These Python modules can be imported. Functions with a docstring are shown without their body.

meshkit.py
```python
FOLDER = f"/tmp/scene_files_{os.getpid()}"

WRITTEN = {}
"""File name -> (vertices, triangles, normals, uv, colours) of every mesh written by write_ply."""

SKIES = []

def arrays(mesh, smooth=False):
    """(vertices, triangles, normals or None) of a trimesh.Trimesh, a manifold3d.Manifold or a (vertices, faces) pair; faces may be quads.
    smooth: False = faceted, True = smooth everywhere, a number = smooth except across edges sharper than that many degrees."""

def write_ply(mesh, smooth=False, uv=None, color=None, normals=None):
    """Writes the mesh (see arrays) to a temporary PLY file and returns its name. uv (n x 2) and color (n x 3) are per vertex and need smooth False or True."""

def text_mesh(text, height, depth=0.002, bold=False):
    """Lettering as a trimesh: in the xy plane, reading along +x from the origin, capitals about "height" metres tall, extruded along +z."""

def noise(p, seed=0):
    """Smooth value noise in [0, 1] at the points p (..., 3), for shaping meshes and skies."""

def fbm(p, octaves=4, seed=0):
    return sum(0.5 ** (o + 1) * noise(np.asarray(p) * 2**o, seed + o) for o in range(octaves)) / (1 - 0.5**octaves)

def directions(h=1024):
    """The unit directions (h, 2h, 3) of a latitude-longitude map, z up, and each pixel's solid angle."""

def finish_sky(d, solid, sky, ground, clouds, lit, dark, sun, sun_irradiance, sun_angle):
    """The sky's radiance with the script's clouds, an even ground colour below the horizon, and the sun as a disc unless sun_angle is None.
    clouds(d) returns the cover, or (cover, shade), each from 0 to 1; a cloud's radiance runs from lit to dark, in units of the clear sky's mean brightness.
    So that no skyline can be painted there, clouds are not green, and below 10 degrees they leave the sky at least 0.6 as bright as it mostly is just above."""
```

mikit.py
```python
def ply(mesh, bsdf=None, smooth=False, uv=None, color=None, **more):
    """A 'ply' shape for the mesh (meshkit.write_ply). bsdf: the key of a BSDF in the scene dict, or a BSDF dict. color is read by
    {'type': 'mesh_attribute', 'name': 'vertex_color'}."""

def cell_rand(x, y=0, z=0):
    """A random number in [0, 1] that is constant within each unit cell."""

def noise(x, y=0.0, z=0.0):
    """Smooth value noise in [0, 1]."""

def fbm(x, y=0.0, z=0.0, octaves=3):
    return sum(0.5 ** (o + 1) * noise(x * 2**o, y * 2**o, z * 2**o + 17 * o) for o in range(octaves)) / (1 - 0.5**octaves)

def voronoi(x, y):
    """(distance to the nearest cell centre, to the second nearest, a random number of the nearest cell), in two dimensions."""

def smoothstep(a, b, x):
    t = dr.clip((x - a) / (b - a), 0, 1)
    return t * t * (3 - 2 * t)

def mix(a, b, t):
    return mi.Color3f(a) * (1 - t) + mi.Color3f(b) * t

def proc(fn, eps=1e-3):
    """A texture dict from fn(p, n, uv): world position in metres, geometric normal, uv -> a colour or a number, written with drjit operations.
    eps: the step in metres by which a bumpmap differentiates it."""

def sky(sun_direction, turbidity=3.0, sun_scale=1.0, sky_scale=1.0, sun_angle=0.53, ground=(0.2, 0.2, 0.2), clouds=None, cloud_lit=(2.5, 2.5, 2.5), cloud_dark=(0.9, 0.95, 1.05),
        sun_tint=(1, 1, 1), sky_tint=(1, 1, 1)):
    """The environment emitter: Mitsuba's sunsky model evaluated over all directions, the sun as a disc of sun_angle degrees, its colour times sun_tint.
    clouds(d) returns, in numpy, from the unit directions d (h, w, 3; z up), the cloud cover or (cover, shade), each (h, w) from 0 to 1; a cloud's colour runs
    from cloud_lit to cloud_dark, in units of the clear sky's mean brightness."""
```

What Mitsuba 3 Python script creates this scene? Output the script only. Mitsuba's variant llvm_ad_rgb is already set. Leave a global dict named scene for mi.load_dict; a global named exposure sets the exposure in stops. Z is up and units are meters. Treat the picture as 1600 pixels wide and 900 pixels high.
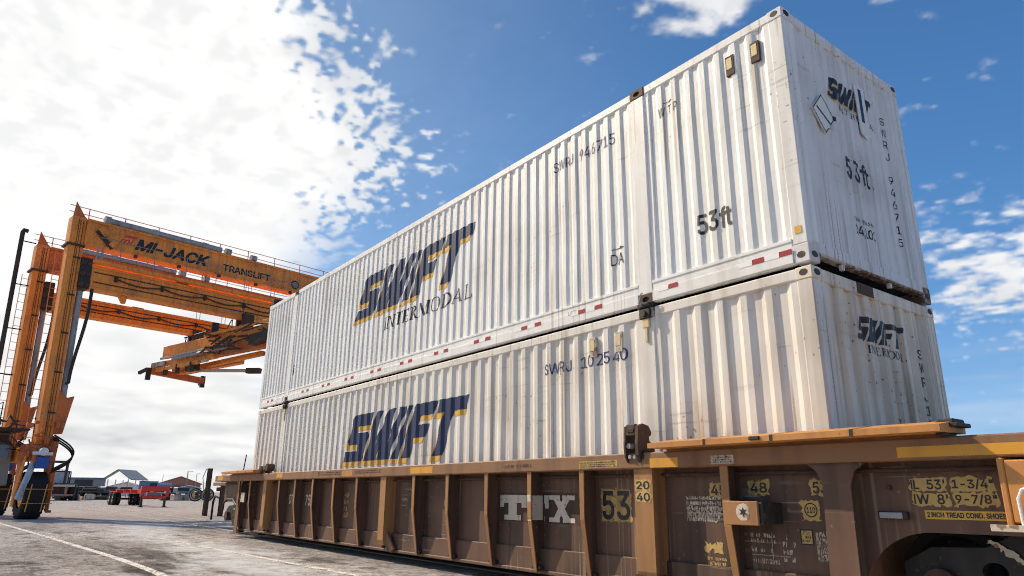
import math, random
import numpy as np
import trimesh, shapely, drjit as dr, mitsuba as mi
from shapely.geometry import Polygon, box as sbox
from shapely import affinity
from shapely.ops import unary_union
import mikit, meshkit

T = mi.ScalarTransform4f
random.seed(3)
rng = np.random.default_rng(3)
scene, labels = {}, {}

# ------------------------------------------------------------------ camera, sky, exposure
CAM = np.array([3.311, -6.0885, 1.112])
FWD = np.array([-0.76454, 0.57807, 0.28517])
UP = np.array([0.22152, -0.17984, 0.95843])
scene['camera'] = {'type': 'perspective', 'fov': 72.67, 'fov_axis': 'x', 'near_clip': 0.05, 'far_clip': 6000.0,
                   'to_world': T().look_at(origin=CAM.tolist(), target=(CAM + FWD).tolist(), up=UP.tolist())}
exposure = 2.0
SUN_AZ, SUN_EL = math.radians(203), math.radians(40)
SUN = [math.cos(SUN_AZ) * math.cos(SUN_EL), math.sin(SUN_AZ) * math.cos(SUN_EL), math.sin(SUN_EL)]


def sstep(a, b, x):
    t = np.clip((x - a) / (b - a), 0, 1)
    return t * t * (3 - 2 * t)


def clouds(d):
    """A bank of mackerel cloud on the sun's side with a ragged edge, small puffs elsewhere, thin veils low down."""
    az = np.degrees(np.arctan2(d[..., 1], d[..., 0])) % 360
    el = np.degrees(np.arcsin(np.clip(d[..., 2], -1, 1)))
    k = 1.0 / (d[..., 2] + 0.12)
    q = np.stack([d[..., 0] * k, d[..., 1] * k, np.zeros_like(k)], -1)
    warp = (meshkit.fbm(q * 3.0, 3, 11) - 0.5)[..., None]
    q2 = q + warp * 0.12
    fine = meshkit.fbm(q2 * 75, 3, 2)
    puff = (meshkit.noise(q2 * np.array([34.0, 44.0, 1.0]), 1) * 0.42 + meshkit.noise(q2 * 70 + 5.5, 8) * 0.30 + fine * 0.28)
    big = meshkit.fbm(q * 2.2, 4, 5)
    edge = np.interp(el, [0, 6, 12, 17, 21.6, 24.4, 27.4, 33, 37.5, 60, 90], [152, 156, 158, 157, 156, 153.5, 152, 157, 160, 172, 185])
    out = np.interp(el, [0, 90], [262, 240])  # bank carried on out of view to add fill light on the container sides
    s = np.minimum((az - edge) / 8.0, (out - az) / 20.0) + (big - 0.5) * 0.35
    ragged = sstep(15, 24, el)
    val = s * 1.0 + (puff - 0.5) * (0.5 + 2.3 * ragged * sstep(1.9, 0.8, s)) - 0.06
    bank = sstep(-0.10, 0.45, val) * (0.80 + 0.20 * sstep(0.0, 0.9, s)) * (ragged + (1 - ragged) * sstep(0.0, 1.1, s + 0.1))
    # scattered puffs in clusters
    clus = meshkit.fbm(q * 1.3 + 7.3, 3, 21)
    m1 = np.exp(-(((az - 106.5) / 6.5) ** 2 + ((el - 15.0) / 4.6) ** 2))
    m2 = np.exp(-(((az - 125.5) / 8.5) ** 2 + ((el - 38.6) / 3.2) ** 2))
    away = sstep(0.56, 0.75, clus) * (1 - sstep(140, 150, az) * (1 - sstep(255, 275, az))) * ((az > 185) | (az < 80) | (el > 48))
    q3 = np.stack([q[..., 0] * 0.8 + q[..., 1] * 0.6, q[..., 1] * 0.8 - q[..., 0] * 0.6, q[..., 2]], -1) + warp * 0.1
    pf = meshkit.noise(q3 * np.array([15.0, 21.0, 1.0]), 31) * 0.5 + meshkit.fbm(q3 * np.array([34.0, 46.0, 1.0]), 4, 33) * 0.5
    puffs = sstep(0.34, 0.66, pf * 0.85 + 0.46 * np.maximum(np.maximum(m1 * 0.92, m2 * 1.05), away * 0.8) - 0.27) * 0.92
    # streaky veil near the horizon
    st = meshkit.fbm(np.stack([az * 0.06, el * 0.75, np.zeros_like(az)], -1), 4, 41)
    veil = sstep(22, 3, el) * sstep(0.42, 0.72, st) * 0.55
    haze = sstep(16, -2, el) * (0.22 + 0.5 * sstep(135, 175, az) * (1 - sstep(225, 260, az)))
    wash = 0.10 * sstep(122, 160, az) * (1 - sstep(225, 262, az)) * sstep(75, 30, el)
    cover = 1 - (1 - wash) * (1 - bank * 0.98) * (1 - puffs) * (1 - veil * (0.3 + 0.7 * sstep(125, 160, az))) * (1 - haze)
    shade = np.clip(0.18 + 0.8 * (meshkit.fbm(q * 5.0 + 3, 4, 51) - 0.45) + 0.10 * sstep(17, 5, el) - 0.35 * sstep(0.0, 1.0, s) * sstep(8, 18, el), 0, 1)
    st2 = meshkit.fbm(np.stack([az * 0.05 + 9, el * 0.55, np.zeros_like(az)], -1), 4, 43)
    shade = np.clip(shade + sstep(24, 8, el) * (sstep(0.48, 0.75, st2) - 0.25) * 0.4, 0, 1)
    ripple = meshkit.noise(q2 * np.array([16.0, 20.0, 1.0]) + 3.3, 61) * 0.5 + puff * 0.5
    shade = np.clip(shade + sstep(0.56, 0.34, ripple) * 0.24 * ragged, 0, 1)
    return cover, shade


scene['sky'] = mikit.sky(SUN, turbidity=3, sky_scale=0.72, sun_scale=0.96, sun_tint=(0.97, 1.0, 1.05), clouds=clouds, cloud_lit=(3.55, 3.54, 3.48), cloud_dark=(2.0, 2.04, 2.1), sky_tint=(0.68, 1.07, 1.37), ground=(0.25, 0.24, 0.22))

# ------------------------------------------------------------------ materials
fbm, noise, smoothstep, mix = mikit.fbm, mikit.noise, mikit.smoothstep, mikit.mix


def mat(name, color, rough=0.6, metal=0.0, spec=0.4, bump=None, bscale=1.0):
    c = mikit.proc(color) if callable(color) else {'type': 'rgb', 'value': list(color)}
    b = {'type': 'principled', 'base_color': c, 'roughness': rough, 'metallic': metal, 'specular': spec}
    if bump is not None:
        b = {'type': 'bumpmap', 'arbitrary': mikit.proc(bump, eps=2e-3), 'scale': bscale, 'bsdf': b}
    scene[name] = {'type': 'twosided', 'bsdf': b}
    return name


def paint(base, dirt, rust, streak, speck, seed, runs=0.0):
    def f(p, n, uv):
        h = p.x * 1.0 + p.y * 1.3 + seed
        s = fbm(h * 9.0, p.z * 0.45, p.y * 0.5, 3)
        big = fbm(p.x * 0.7 + seed, p.y * 0.7, p.z * 1.1, 3)
        fine = fbm(p.x * 26 + seed, p.y * 26, p.z * 18, 2)
        c = mix(base, dirt, dr.clip(smoothstep(0.42, 0.85, s) * streak + smoothstep(0.45, 0.8, big) * streak * 0.6, 0, 1))
        if runs:
            line = noise(h * 34.0, p.z * 0.55, seed)
            gate = fbm(h * 1.7, p.z * 0.8, seed + 3.0, 2)
            c = mix(c, (0.30, 0.22, 0.14), smoothstep(0.66, 0.90, line) * smoothstep(0.46, 0.66, gate) * runs)
            scuff = noise(h * 2.2, p.z * 42.0, seed + 9.0)
            c = mix(c, (0.36, 0.34, 0.31), smoothstep(0.80, 0.93, scuff) * smoothstep(0.55, 0.72, big) * runs)
        r = smoothstep(1 - speck, 1 - speck + 0.07, fine * 0.62 + big * 0.38)
        return mix(c, rust, r * 0.8)
    return f


mat('white_paint', paint((0.75, 0.755, 0.735), (0.46, 0.44, 0.39), (0.2, 0.1, 0.05), 0.36, 0.245, 1.0, 0.55), 0.45)
mat('cream_paint', paint((0.68, 0.655, 0.605), (0.40, 0.35, 0.28), (0.2, 0.1, 0.05), 0.52, 0.255, 9.0, 0.75), 0.5)
mat('end_paint', paint((0.64, 0.64, 0.645), (0.34, 0.31, 0.26), (0.14, 0.08, 0.05), 0.6, 0.285, 4.0, 0.8), 0.5)
mat('end_paint_cream', paint((0.72, 0.63, 0.51), (0.36, 0.28, 0.195), (0.12, 0.07, 0.04), 0.7, 0.30, 14.0, 0.7), 0.5)
mat('rusty_paint', paint((0.48, 0.43, 0.36), (0.16, 0.09, 0.05), (0.09, 0.045, 0.025), 0.9, 0.5, 21.0), 0.75)
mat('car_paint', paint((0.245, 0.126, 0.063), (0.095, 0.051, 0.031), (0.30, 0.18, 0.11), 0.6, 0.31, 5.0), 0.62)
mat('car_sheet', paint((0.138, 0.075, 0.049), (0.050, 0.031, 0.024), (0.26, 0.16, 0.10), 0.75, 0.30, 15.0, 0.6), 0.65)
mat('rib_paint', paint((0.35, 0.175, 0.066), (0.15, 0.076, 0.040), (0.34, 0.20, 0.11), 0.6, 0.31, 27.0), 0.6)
mat('shaded_web_paint', paint((0.105, 0.056, 0.037), (0.040, 0.026, 0.020), (0.20, 0.12, 0.075), 0.7, 0.31, 29.0), 0.7)  # darker brown that paints in the shade on the rib webs
mat('guide_paint', paint((0.50, 0.225, 0.065), (0.24, 0.11, 0.05), (0.10, 0.05, 0.03), 0.5, 0.31, 25.0), 0.55)
mat('yellow_paint', paint((0.62, 0.30, 0.03), (0.36, 0.18, 0.05), (0.22, 0.11, 0.05), 0.55, 0.31, 35.0), 0.5)
mat('crane_orange', paint((0.82, 0.280, 0.040), (0.42, 0.13, 0.03), (0.16, 0.07, 0.03), 0.6, 0.32, 45.0, 0.7), 0.55)
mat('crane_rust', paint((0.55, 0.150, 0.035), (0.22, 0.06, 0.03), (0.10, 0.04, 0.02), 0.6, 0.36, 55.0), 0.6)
mat('black_steel', paint((0.022, 0.020, 0.019), (0.05, 0.042, 0.036), (0.10, 0.075, 0.055), 0.6, 0.36, 65.0), 0.6)
mat('dark_rust', paint((0.075, 0.040, 0.028), (0.035, 0.022, 0.018), (0.14, 0.08, 0.05), 0.7, 0.36, 75.0), 0.7)
mat('grey_steel', paint((0.30, 0.31, 0.33), (0.13, 0.13, 0.13), (0.12, 0.08, 0.05), 0.6, 0.30, 85.0), 0.5)
mat('rubber', (0.022, 0.022, 0.023), 0.85, spec=0.25)
mat('navy', (0.010, 0.022, 0.075), 0.45)
mat('ink_blue', (0.022, 0.035, 0.13), 0.5)
mat('ink_black', (0.018, 0.018, 0.020), 0.5)
mat('gold', (0.62, 0.36, 0.05), 0.5)
mat('tape_red', (0.33, 0.018, 0.03), 0.4)
mat('tape_white', (0.82, 0.82, 0.80), 0.4)
mat('stencil_white', paint((0.55, 0.49, 0.40), (0.30, 0.22, 0.15), (0.18, 0.10, 0.06), 0.8, 0.42, 31.0), 0.7)
mat('stencil_yellow', paint((0.50, 0.34, 0.115), (0.28, 0.18, 0.07), (0.20, 0.10, 0.06), 0.7, 0.40, 33.0), 0.7)
mat('logo_red', (0.55, 0.045, 0.02), 0.5)
mat('brass', (0.62, 0.50, 0.26), 0.45)
mat('blue_paint', (0.012, 0.075, 0.35), 0.4)
mat('pale_blue', (0.36, 0.43, 0.52), 0.45)
mat('red_paint', paint((0.52, 0.035, 0.022), (0.30, 0.04, 0.03), (0.10, 0.04, 0.03), 0.4, 0.33, 95.0), 0.45)
mat('shed_white', (0.66, 0.66, 0.64), 0.6)
mat('shed_grey', (0.22, 0.23, 0.24), 0.6)
mat('trailer_slate', (0.13, 0.16, 0.21), 0.55)
mat('box_blue', (0.10, 0.20, 0.33), 0.55)
mat('dark_panel', (0.025, 0.028, 0.034), 0.5)
mat('brick_red', (0.36, 0.185, 0.135), 0.8)
mat('tan_wall', (0.50, 0.44, 0.33), 0.8)
mat('rail_steel', (0.22, 0.20, 0.19), 0.35, metal=0.6)
mat('leaf', (0.06, 0.10, 0.03), 0.8)


def asphalt(p, n, uv):
    big = fbm(p.x * 0.16, p.y * 0.5, 0.0, 4)
    mid = fbm(p.x * 1.1, p.y * 2.4, 3.0, 4)
    grit = noise(p.x * 8, p.y * 24) * 0.5 + noise(p.x * 15 + 4.0, p.y * 46) * 0.5
    grit2 = fbm(p.x * 7, p.y * 6, 5.0, 4)
    near = smoothstep(30, 6, -p.x)
    c = mix((0.25, 0.228, 0.210), (0.40, 0.365, 0.335), smoothstep(0.30, 0.70, big))
    c = mix(c, (0.105, 0.094, 0.086), smoothstep(0.56, 0.74, mid) * 0.75)
    c = c * (0.05 + 1.9 * (grit * 0.5 + grit2 * 0.5))
    st = fbm(p.x * 0.55 + 7.0, p.y * 1.6, 4.0, 4)
    c = c * (1 - 0.55 * smoothstep(0.60, 0.74, st) * near)
    wx, wy = fbm(p.x * 0.9, p.y * 0.9, 6.0, 3), fbm(p.x * 0.9 + 30, p.y * 0.9, 6.0, 3)
    v1, v2, vr = mikit.voronoi(p.x * 0.28 + wx * 0.9, p.y * 0.42 + wy * 0.9)
    c = c * (1 - 0.65 * smoothstep(0.018, 0.004, v2 - v1) * near)
    # pale cement residue dried along a wandering strip beside the track
    w = fbm(p.x * 0.22, 1.0, 2.0, 3) - 0.5
    d = dr.abs(p.y + 2.05 + w * 1.2 + 0.055 * (p.x + 12))
    ragged = fbm(p.x * 1.3, p.y * 3.2, 8.0, 4)
    f = smoothstep(0.95, 0.12, d + (ragged - 0.5) * 1.9) * smoothstep(-36, -20, p.x)
    c = mix(c, mi.Color3f(0.52, 0.52, 0.51) * (0.7 + 0.6 * grit2), f * 0.72)
    far = smoothstep(16, 45, -p.x)
    return mix(c, mi.Color3f(0.38, 0.345, 0.315) * (0.75 + 0.5 * mid), far * 0.9)


mat('asphalt_mat', asphalt, 1.0, spec=0.05, bump=lambda p, n, uv: noise(p.x * 70, p.y * 70) * 0.5 + fbm(p.x * 18, p.y * 18, 1.0, 2), bscale=0.010)


def worn_line(p, n, uv):
    w = fbm(p.x * 7, p.y * 7, 2.0, 3) * 0.6 + noise(p.x * 45, p.y * 45) * 0.4
    return mix((0.60, 0.56, 0.50), (0.24, 0.22, 0.20), smoothstep(0.50, 0.66, w))


mat('line_paint', worn_line, 0.8, spec=0.2)

# ------------------------------------------------------------------ mesh helpers
_ch = np.array([[sx * (1 if a == 0 else 0), sy, sz] for a in (0,) for sx in (-1, 1) for sy in (-1, 1) for sz in (-1, 1)], float)


def _chamfer_topology():
    pts = []
    for sx in (-1, 1):
        for sy in (-1, 1):
            for sz in (-1, 1):
                for k in range(3):
                    pts.append([sx, sy, sz, k])
    pts = np.array(pts, float)
    c = 0.2
    v = pts[:, :3].copy()
    for i, p in enumerate(pts):
        for ax in range(3):
            if ax != int(p[3]):
                v[i, ax] *= (1 - c)
    h = trimesh.Trimesh(v, [[0, 1, 2]], process=False).convex_hull
    idx = [int(np.argmin(((v - q) ** 2).sum(1))) for q in h.vertices]
    return pts, np.array(idx)[h.faces]


_CP, _CF = _chamfer_topology()


class MB:
    """Collects simple solids that together make ONE part."""

    def __init__(self):
        self.v, self.f, self.n = [], [], 0

    def add(self, v, f):
        v, f = np.asarray(v, float), np.asarray(f, int)
        if f.shape[1] == 4:
            f = np.vstack([f[:, [0, 1, 2]], f[:, [0, 2, 3]]])
        self.v.append(v)
        self.f.append(f + self.n)
        self.n += len(v)
        return self

    def mesh(self, m):
        return self.add(m.vertices, m.faces)

    def box(self, x0, x1, y0, y1, z0, z1, ch=0.006, M=None):
        lo, hi = np.array([min(x0, x1), min(y0, y1), min(z0, z1)]), np.array([max(x0, x1), max(y0, y1), max(z0, z1)])
        c = min(ch, 0.3 * (hi - lo).min())
        h, mid = (hi - lo) / 2, (hi + lo) / 2
        v = _CP[:, :3] * h
        for ax in range(3):
            sel = _CP[:, 3] != ax
            v[sel, ax] -= np.sign(v[sel, ax]) * c
        v = v + mid
        if M is not None:
            v = v @ M[:3, :3].T + M[:3, 3]
        return self.add(v, _CF)

    def beam(self, p0, p1, w, h, up=(0, 0, 1), ch=0.01):
        """a chamfered bar from p0 to p1; w across, h along 'up'"""
        p0, p1 = np.asarray(p0, float), np.asarray(p1, float)
        L = np.linalg.norm(p1 - p0)
        d = (p1 - p0) / L
        s = np.cross(up, d)
        if np.linalg.norm(s) < 1e-6:
            s = np.cross((1, 0, 0), d)
        s /= np.linalg.norm(s)
        u = np.cross(d, s)
        M = np.eye(4)
        M[:3, 0], M[:3, 1], M[:3, 2], M[:3, 3] = d, s, u, p0
        return self.box(0, L, -w / 2, w / 2, -h / 2, h / 2, ch, M)

    def tube(self, pts, r, n=8):
        v, f = meshtube(np.asarray(pts, float), r, n)
        return self.add(v, f)

    def cyl(self, p0, p1, r, n=20, r1=None, hole=0.0):
        p0, p1 = np.asarray(p0, float), np.asarray(p1, float)
        d = (p1 - p0) / np.linalg.norm(p1 - p0)
        a = np.cross(d, [0, 0, 1] if abs(d[2]) < 0.9 else [1, 0, 0])
        a /= np.linalg.norm(a)
        b = np.cross(d, a)
        r1 = r if r1 is None else r1
        t = np.arange(n) * 2 * np.pi / n
        ring = np.cos(t)[:, None] * a + np.sin(t)[:, None] * b
        v = np.vstack([p0 + ring * r, p1 + ring * r1, [p0], [p1]])
        i = np.arange(n)
        j = (i + 1) % n
        f = np.vstack([np.stack([i, j, j + n], 1), np.stack([i, j + n, i + n], 1), np.stack([j, i, i * 0 + 2 * n], 1), np.stack([i + n, j + n, i * 0 + 2 * n + 1], 1)])
        return self.add(v, f)

    def revolve(self, prof, p0, axis, n=32):
        """profile of (distance along axis, radius) turned round the axis through p0"""
        p0, d = np.asarray(p0, float), np.asarray(axis, float) / np.linalg.norm(axis)
        a = np.cross(d, [0, 0, 1] if abs(d[2]) < 0.9 else [1, 0, 0])
        a /= np.linalg.norm(a)
        b = np.cross(d, a)
        t = np.arange(n) * 2 * np.pi / n
        ring = np.cos(t)[:, None] * a + np.sin(t)[:, None] * b
        v = np.vstack([p0 + d * s + ring * r for s, r in prof])
        f = []
        for k in range(len(prof) - 1):
            i = np.arange(n)
            j = (i + 1) % n
            f.append(np.stack([k * n + i, k * n + j, (k + 1) * n + j], 1))
            f.append(np.stack([k * n + i, (k + 1) * n + j, (k + 1) * n + i], 1))
        return self.add(v, np.vstack(f))

    def prism(self, poly, place, d0, d1):
        """a 2-D polygon extruded from depth d0 to d1; place(s, t, d) -> xyz (vectorised)"""
        for g in geoms(poly):
            m = trimesh.creation.extrude_polygon(g, 1.0, engine='earcut')
            v = np.asarray(m.vertices)
            self.add(place(v[:, 0], v[:, 1], d0 + (d1 - d0) * v[:, 2]), m.faces)
        return self

    def flat(self, poly, place, d):
        for g in geoms(poly):
            v, f = trimesh.creation.triangulate_polygon(g, engine='earcut')
            self.add(place(v[:, 0], v[:, 1], np.full(len(v), d)), f)
        return self


def meshtube(p, r, n):
    t = np.gradient(p, axis=0)
    t /= np.linalg.norm(t, axis=1, keepdims=True) + 1e-12
    ref = np.array([0, 0, 1.0]) if abs(t[:, 2]).max() < 0.95 else np.array([0.31, 0.95, 0.02])
    a = np.cross(t, ref)
    a /= np.linalg.norm(a, axis=1, keepdims=True) + 1e-12
    b = np.cross(t, a)
    ang = np.arange(n) * 2 * np.pi / n
    v = p[:, None] + r * (np.cos(ang)[None, :, None] * a[:, None] + np.sin(ang)[None, :, None] * b[:, None])
    k, m = len(p), n
    i, j = np.meshgrid(np.arange(k - 1), np.arange(m), indexing='ij')
    q = np.stack([i * m + j, i * m + (j + 1) % m, (i + 1) * m + (j + 1) % m, (i + 1) * m + j], -1).reshape(-1, 4)
    f = np.vstack([q[:, [0, 1, 2]], q[:, [0, 2, 3]]])
    v = np.vstack([v.reshape(-1, 3), p[:1], p[-1:]])
    i = np.arange(m)
    j = (i + 1) % m
    f = np.vstack([f, np.stack([j, i, i * 0 + k * m], 1), np.stack([(k - 1) * m + i, (k - 1) * m + j, i * 0 + k * m + 1], 1)])
    return v, f


def geoms(p):
    return [g for g in (p.geoms if hasattr(p, 'geoms') else [p]) if g.geom_type == 'Polygon' and g.area > 1e-8]


def uniq(key):
    if key not in scene and key not in labels:
        return key
    k = 1
    while f'{key}_{k:03d}' in scene or f'{key}_{k:03d}' in labels:
        k += 1
    return f'{key}_{k:03d}'


def thing(name, label, category, group=None):
    key = uniq(name)
    labels[key] = {'label': label, 'category': category}
    if group:
        labels[key]['group'] = group
    return key


def part(parent, name, m, material, label=None, smooth=False, stuff=False):
    key = uniq(f'{parent}__{name}')
    scene[key] = mikit.ply((np.vstack(m.v), np.vstack(m.f)), material, smooth)
    if label:
        labels[key] = {'label': label}
    if stuff:
        labels.setdefault(key, {})['kind'] = 'stuff'
    return key


def struct(name, m, material, kind='structure', label=None):
    scene[name] = mikit.ply((np.vstack(m.v), np.vstack(m.f)), material, False)
    labels[name] = {'kind': kind}
    if label:
        labels[name]['label'] = label


# ---- lettering polygons
_tc = {}


def _raw_text(s, bold):
    m = meshkit.text_mesh(s, 1.0, 0.002, bold)
    up = m.face_normals[:, 2] > 0.5
    return unary_union([Polygon(t) for t in m.vertices[m.faces[up]][:, :, :2] if Polygon(t).area > 1e-9]).buffer(0.001)


def text_poly(s, h, bold=False):
    """lettering in the plane; a capital I is a plain bar"""
    if (s, bold) not in _tc:
        out, x, w = [], 0.0, 0.17 if bold else 0.12
        cap = _raw_text('H', bold).bounds
        for k, piece in enumerate(s.split('I')):
            if k:
                out.append(sbox(x + 0.06, cap[1], x + 0.06 + w, cap[3]))
                x += w + 0.18
            if piece.strip():
                x += 0.30 * (len(piece) - len(piece.lstrip()))
                g = _raw_text(piece.strip(), bold)
                out.append(affinity.translate(g, x - g.bounds[0], 0))
                x += g.bounds[2] - g.bounds[0] + 0.06 + 0.30 * (len(piece) - len(piece.rstrip()))
            else:
                x += 0.30 * len(piece)
        _tc[s, bold] = unary_union(out)
    return affinity.scale(_tc[s, bold], h, h, origin=(0, 0))


def fit(poly, x0, x1, z0, z1, shear=0.0):
    if shear:
        poly = affinity.affine_transform(poly, [1, shear, 0, 1, 0, 0])
    a, b, c, d = poly.bounds
    return affinity.affine_transform(poly, [(x1 - x0) / (c - a), 0, 0, (z1 - z0) / (d - b), x0 - a * (x1 - x0) / (c - a), z0 - b * (z1 - z0) / (d - b)])


def drape(poly, prof, place, lift):
    """lays a flat polygon (s, t) onto a corrugated face whose depth runs along prof [(s, depth)...]"""
    m = MB()
    S, D = np.array([p[0] for p in prof]), np.array([p[1] for p in prof])
    a, b, c, d = poly.bounds
    ks = np.unique(np.concatenate([[a, c], S[(S > a) & (S < c)]]))
    for k0, k1 in zip(ks[:-1], ks[1:]):
        if k1 - k0 < 1e-5:
            continue
        for g in geoms(poly.intersection(sbox(k0, b - 1, k1, d + 1))):
            v, f = trimesh.creation.triangulate_polygon(g, engine='earcut')
            if len(f):
                m.add(place(v[:, 0], v[:, 1], np.interp(v[:, 0], S, D) - lift), f)
    return m


def quad_letter(pts):
    return Polygon(pts)


def bold_logo():
    """five heavy slanted capitals S W I F T in a 4.4 x 1 box before slanting"""
    S = Polygon([(0.0, 0.0), (0.92, 0.0), (1.0, 0.08), (1.0, 0.52), (0.92, 0.60), (0.42, 0.60), (0.42, 0.74), (1.0, 0.74), (1.0, 1.0), (0.10, 1.0), (0.02, 0.92), (0.02, 0.44), (0.10, 0.36), (0.58, 0.36), (0.58, 0.22), (0.0, 0.22)])
    W = Polygon([(1.10, 1.0), (1.10, 0.0), (1.62, 0.0), (1.72, 0.20), (1.72, 0.0), (2.20, 0.0), (2.45, 1.0), (2.16, 1.0), (1.98, 0.30), (1.98, 1.0), (1.68, 1.0), (1.40, 0.26), (1.40, 1.0)])
    I = Polygon([(2.34, 0.0), (2.66, 0.0), (2.66, 1.0), (2.55, 1.0)])
    F = Polygon([(2.76, 0.0), (3.10, 0.0), (3.10, 0.36), (3.52, 0.36), (3.52, 0.60), (3.10, 0.60), (3.10, 0.76), (3.62, 0.76), (3.62, 1.0), (2.86, 1.0), (2.76, 0.90)])
    Tt = Polygon([(3.98, 0.0), (4.32, 0.0), (4.32, 0.76), (4.72, 0.76), (4.72, 1.0), (3.70, 1.0), (3.70, 0.76), (3.98, 0.76)])
    return [S, W, I, F, Tt]


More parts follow.
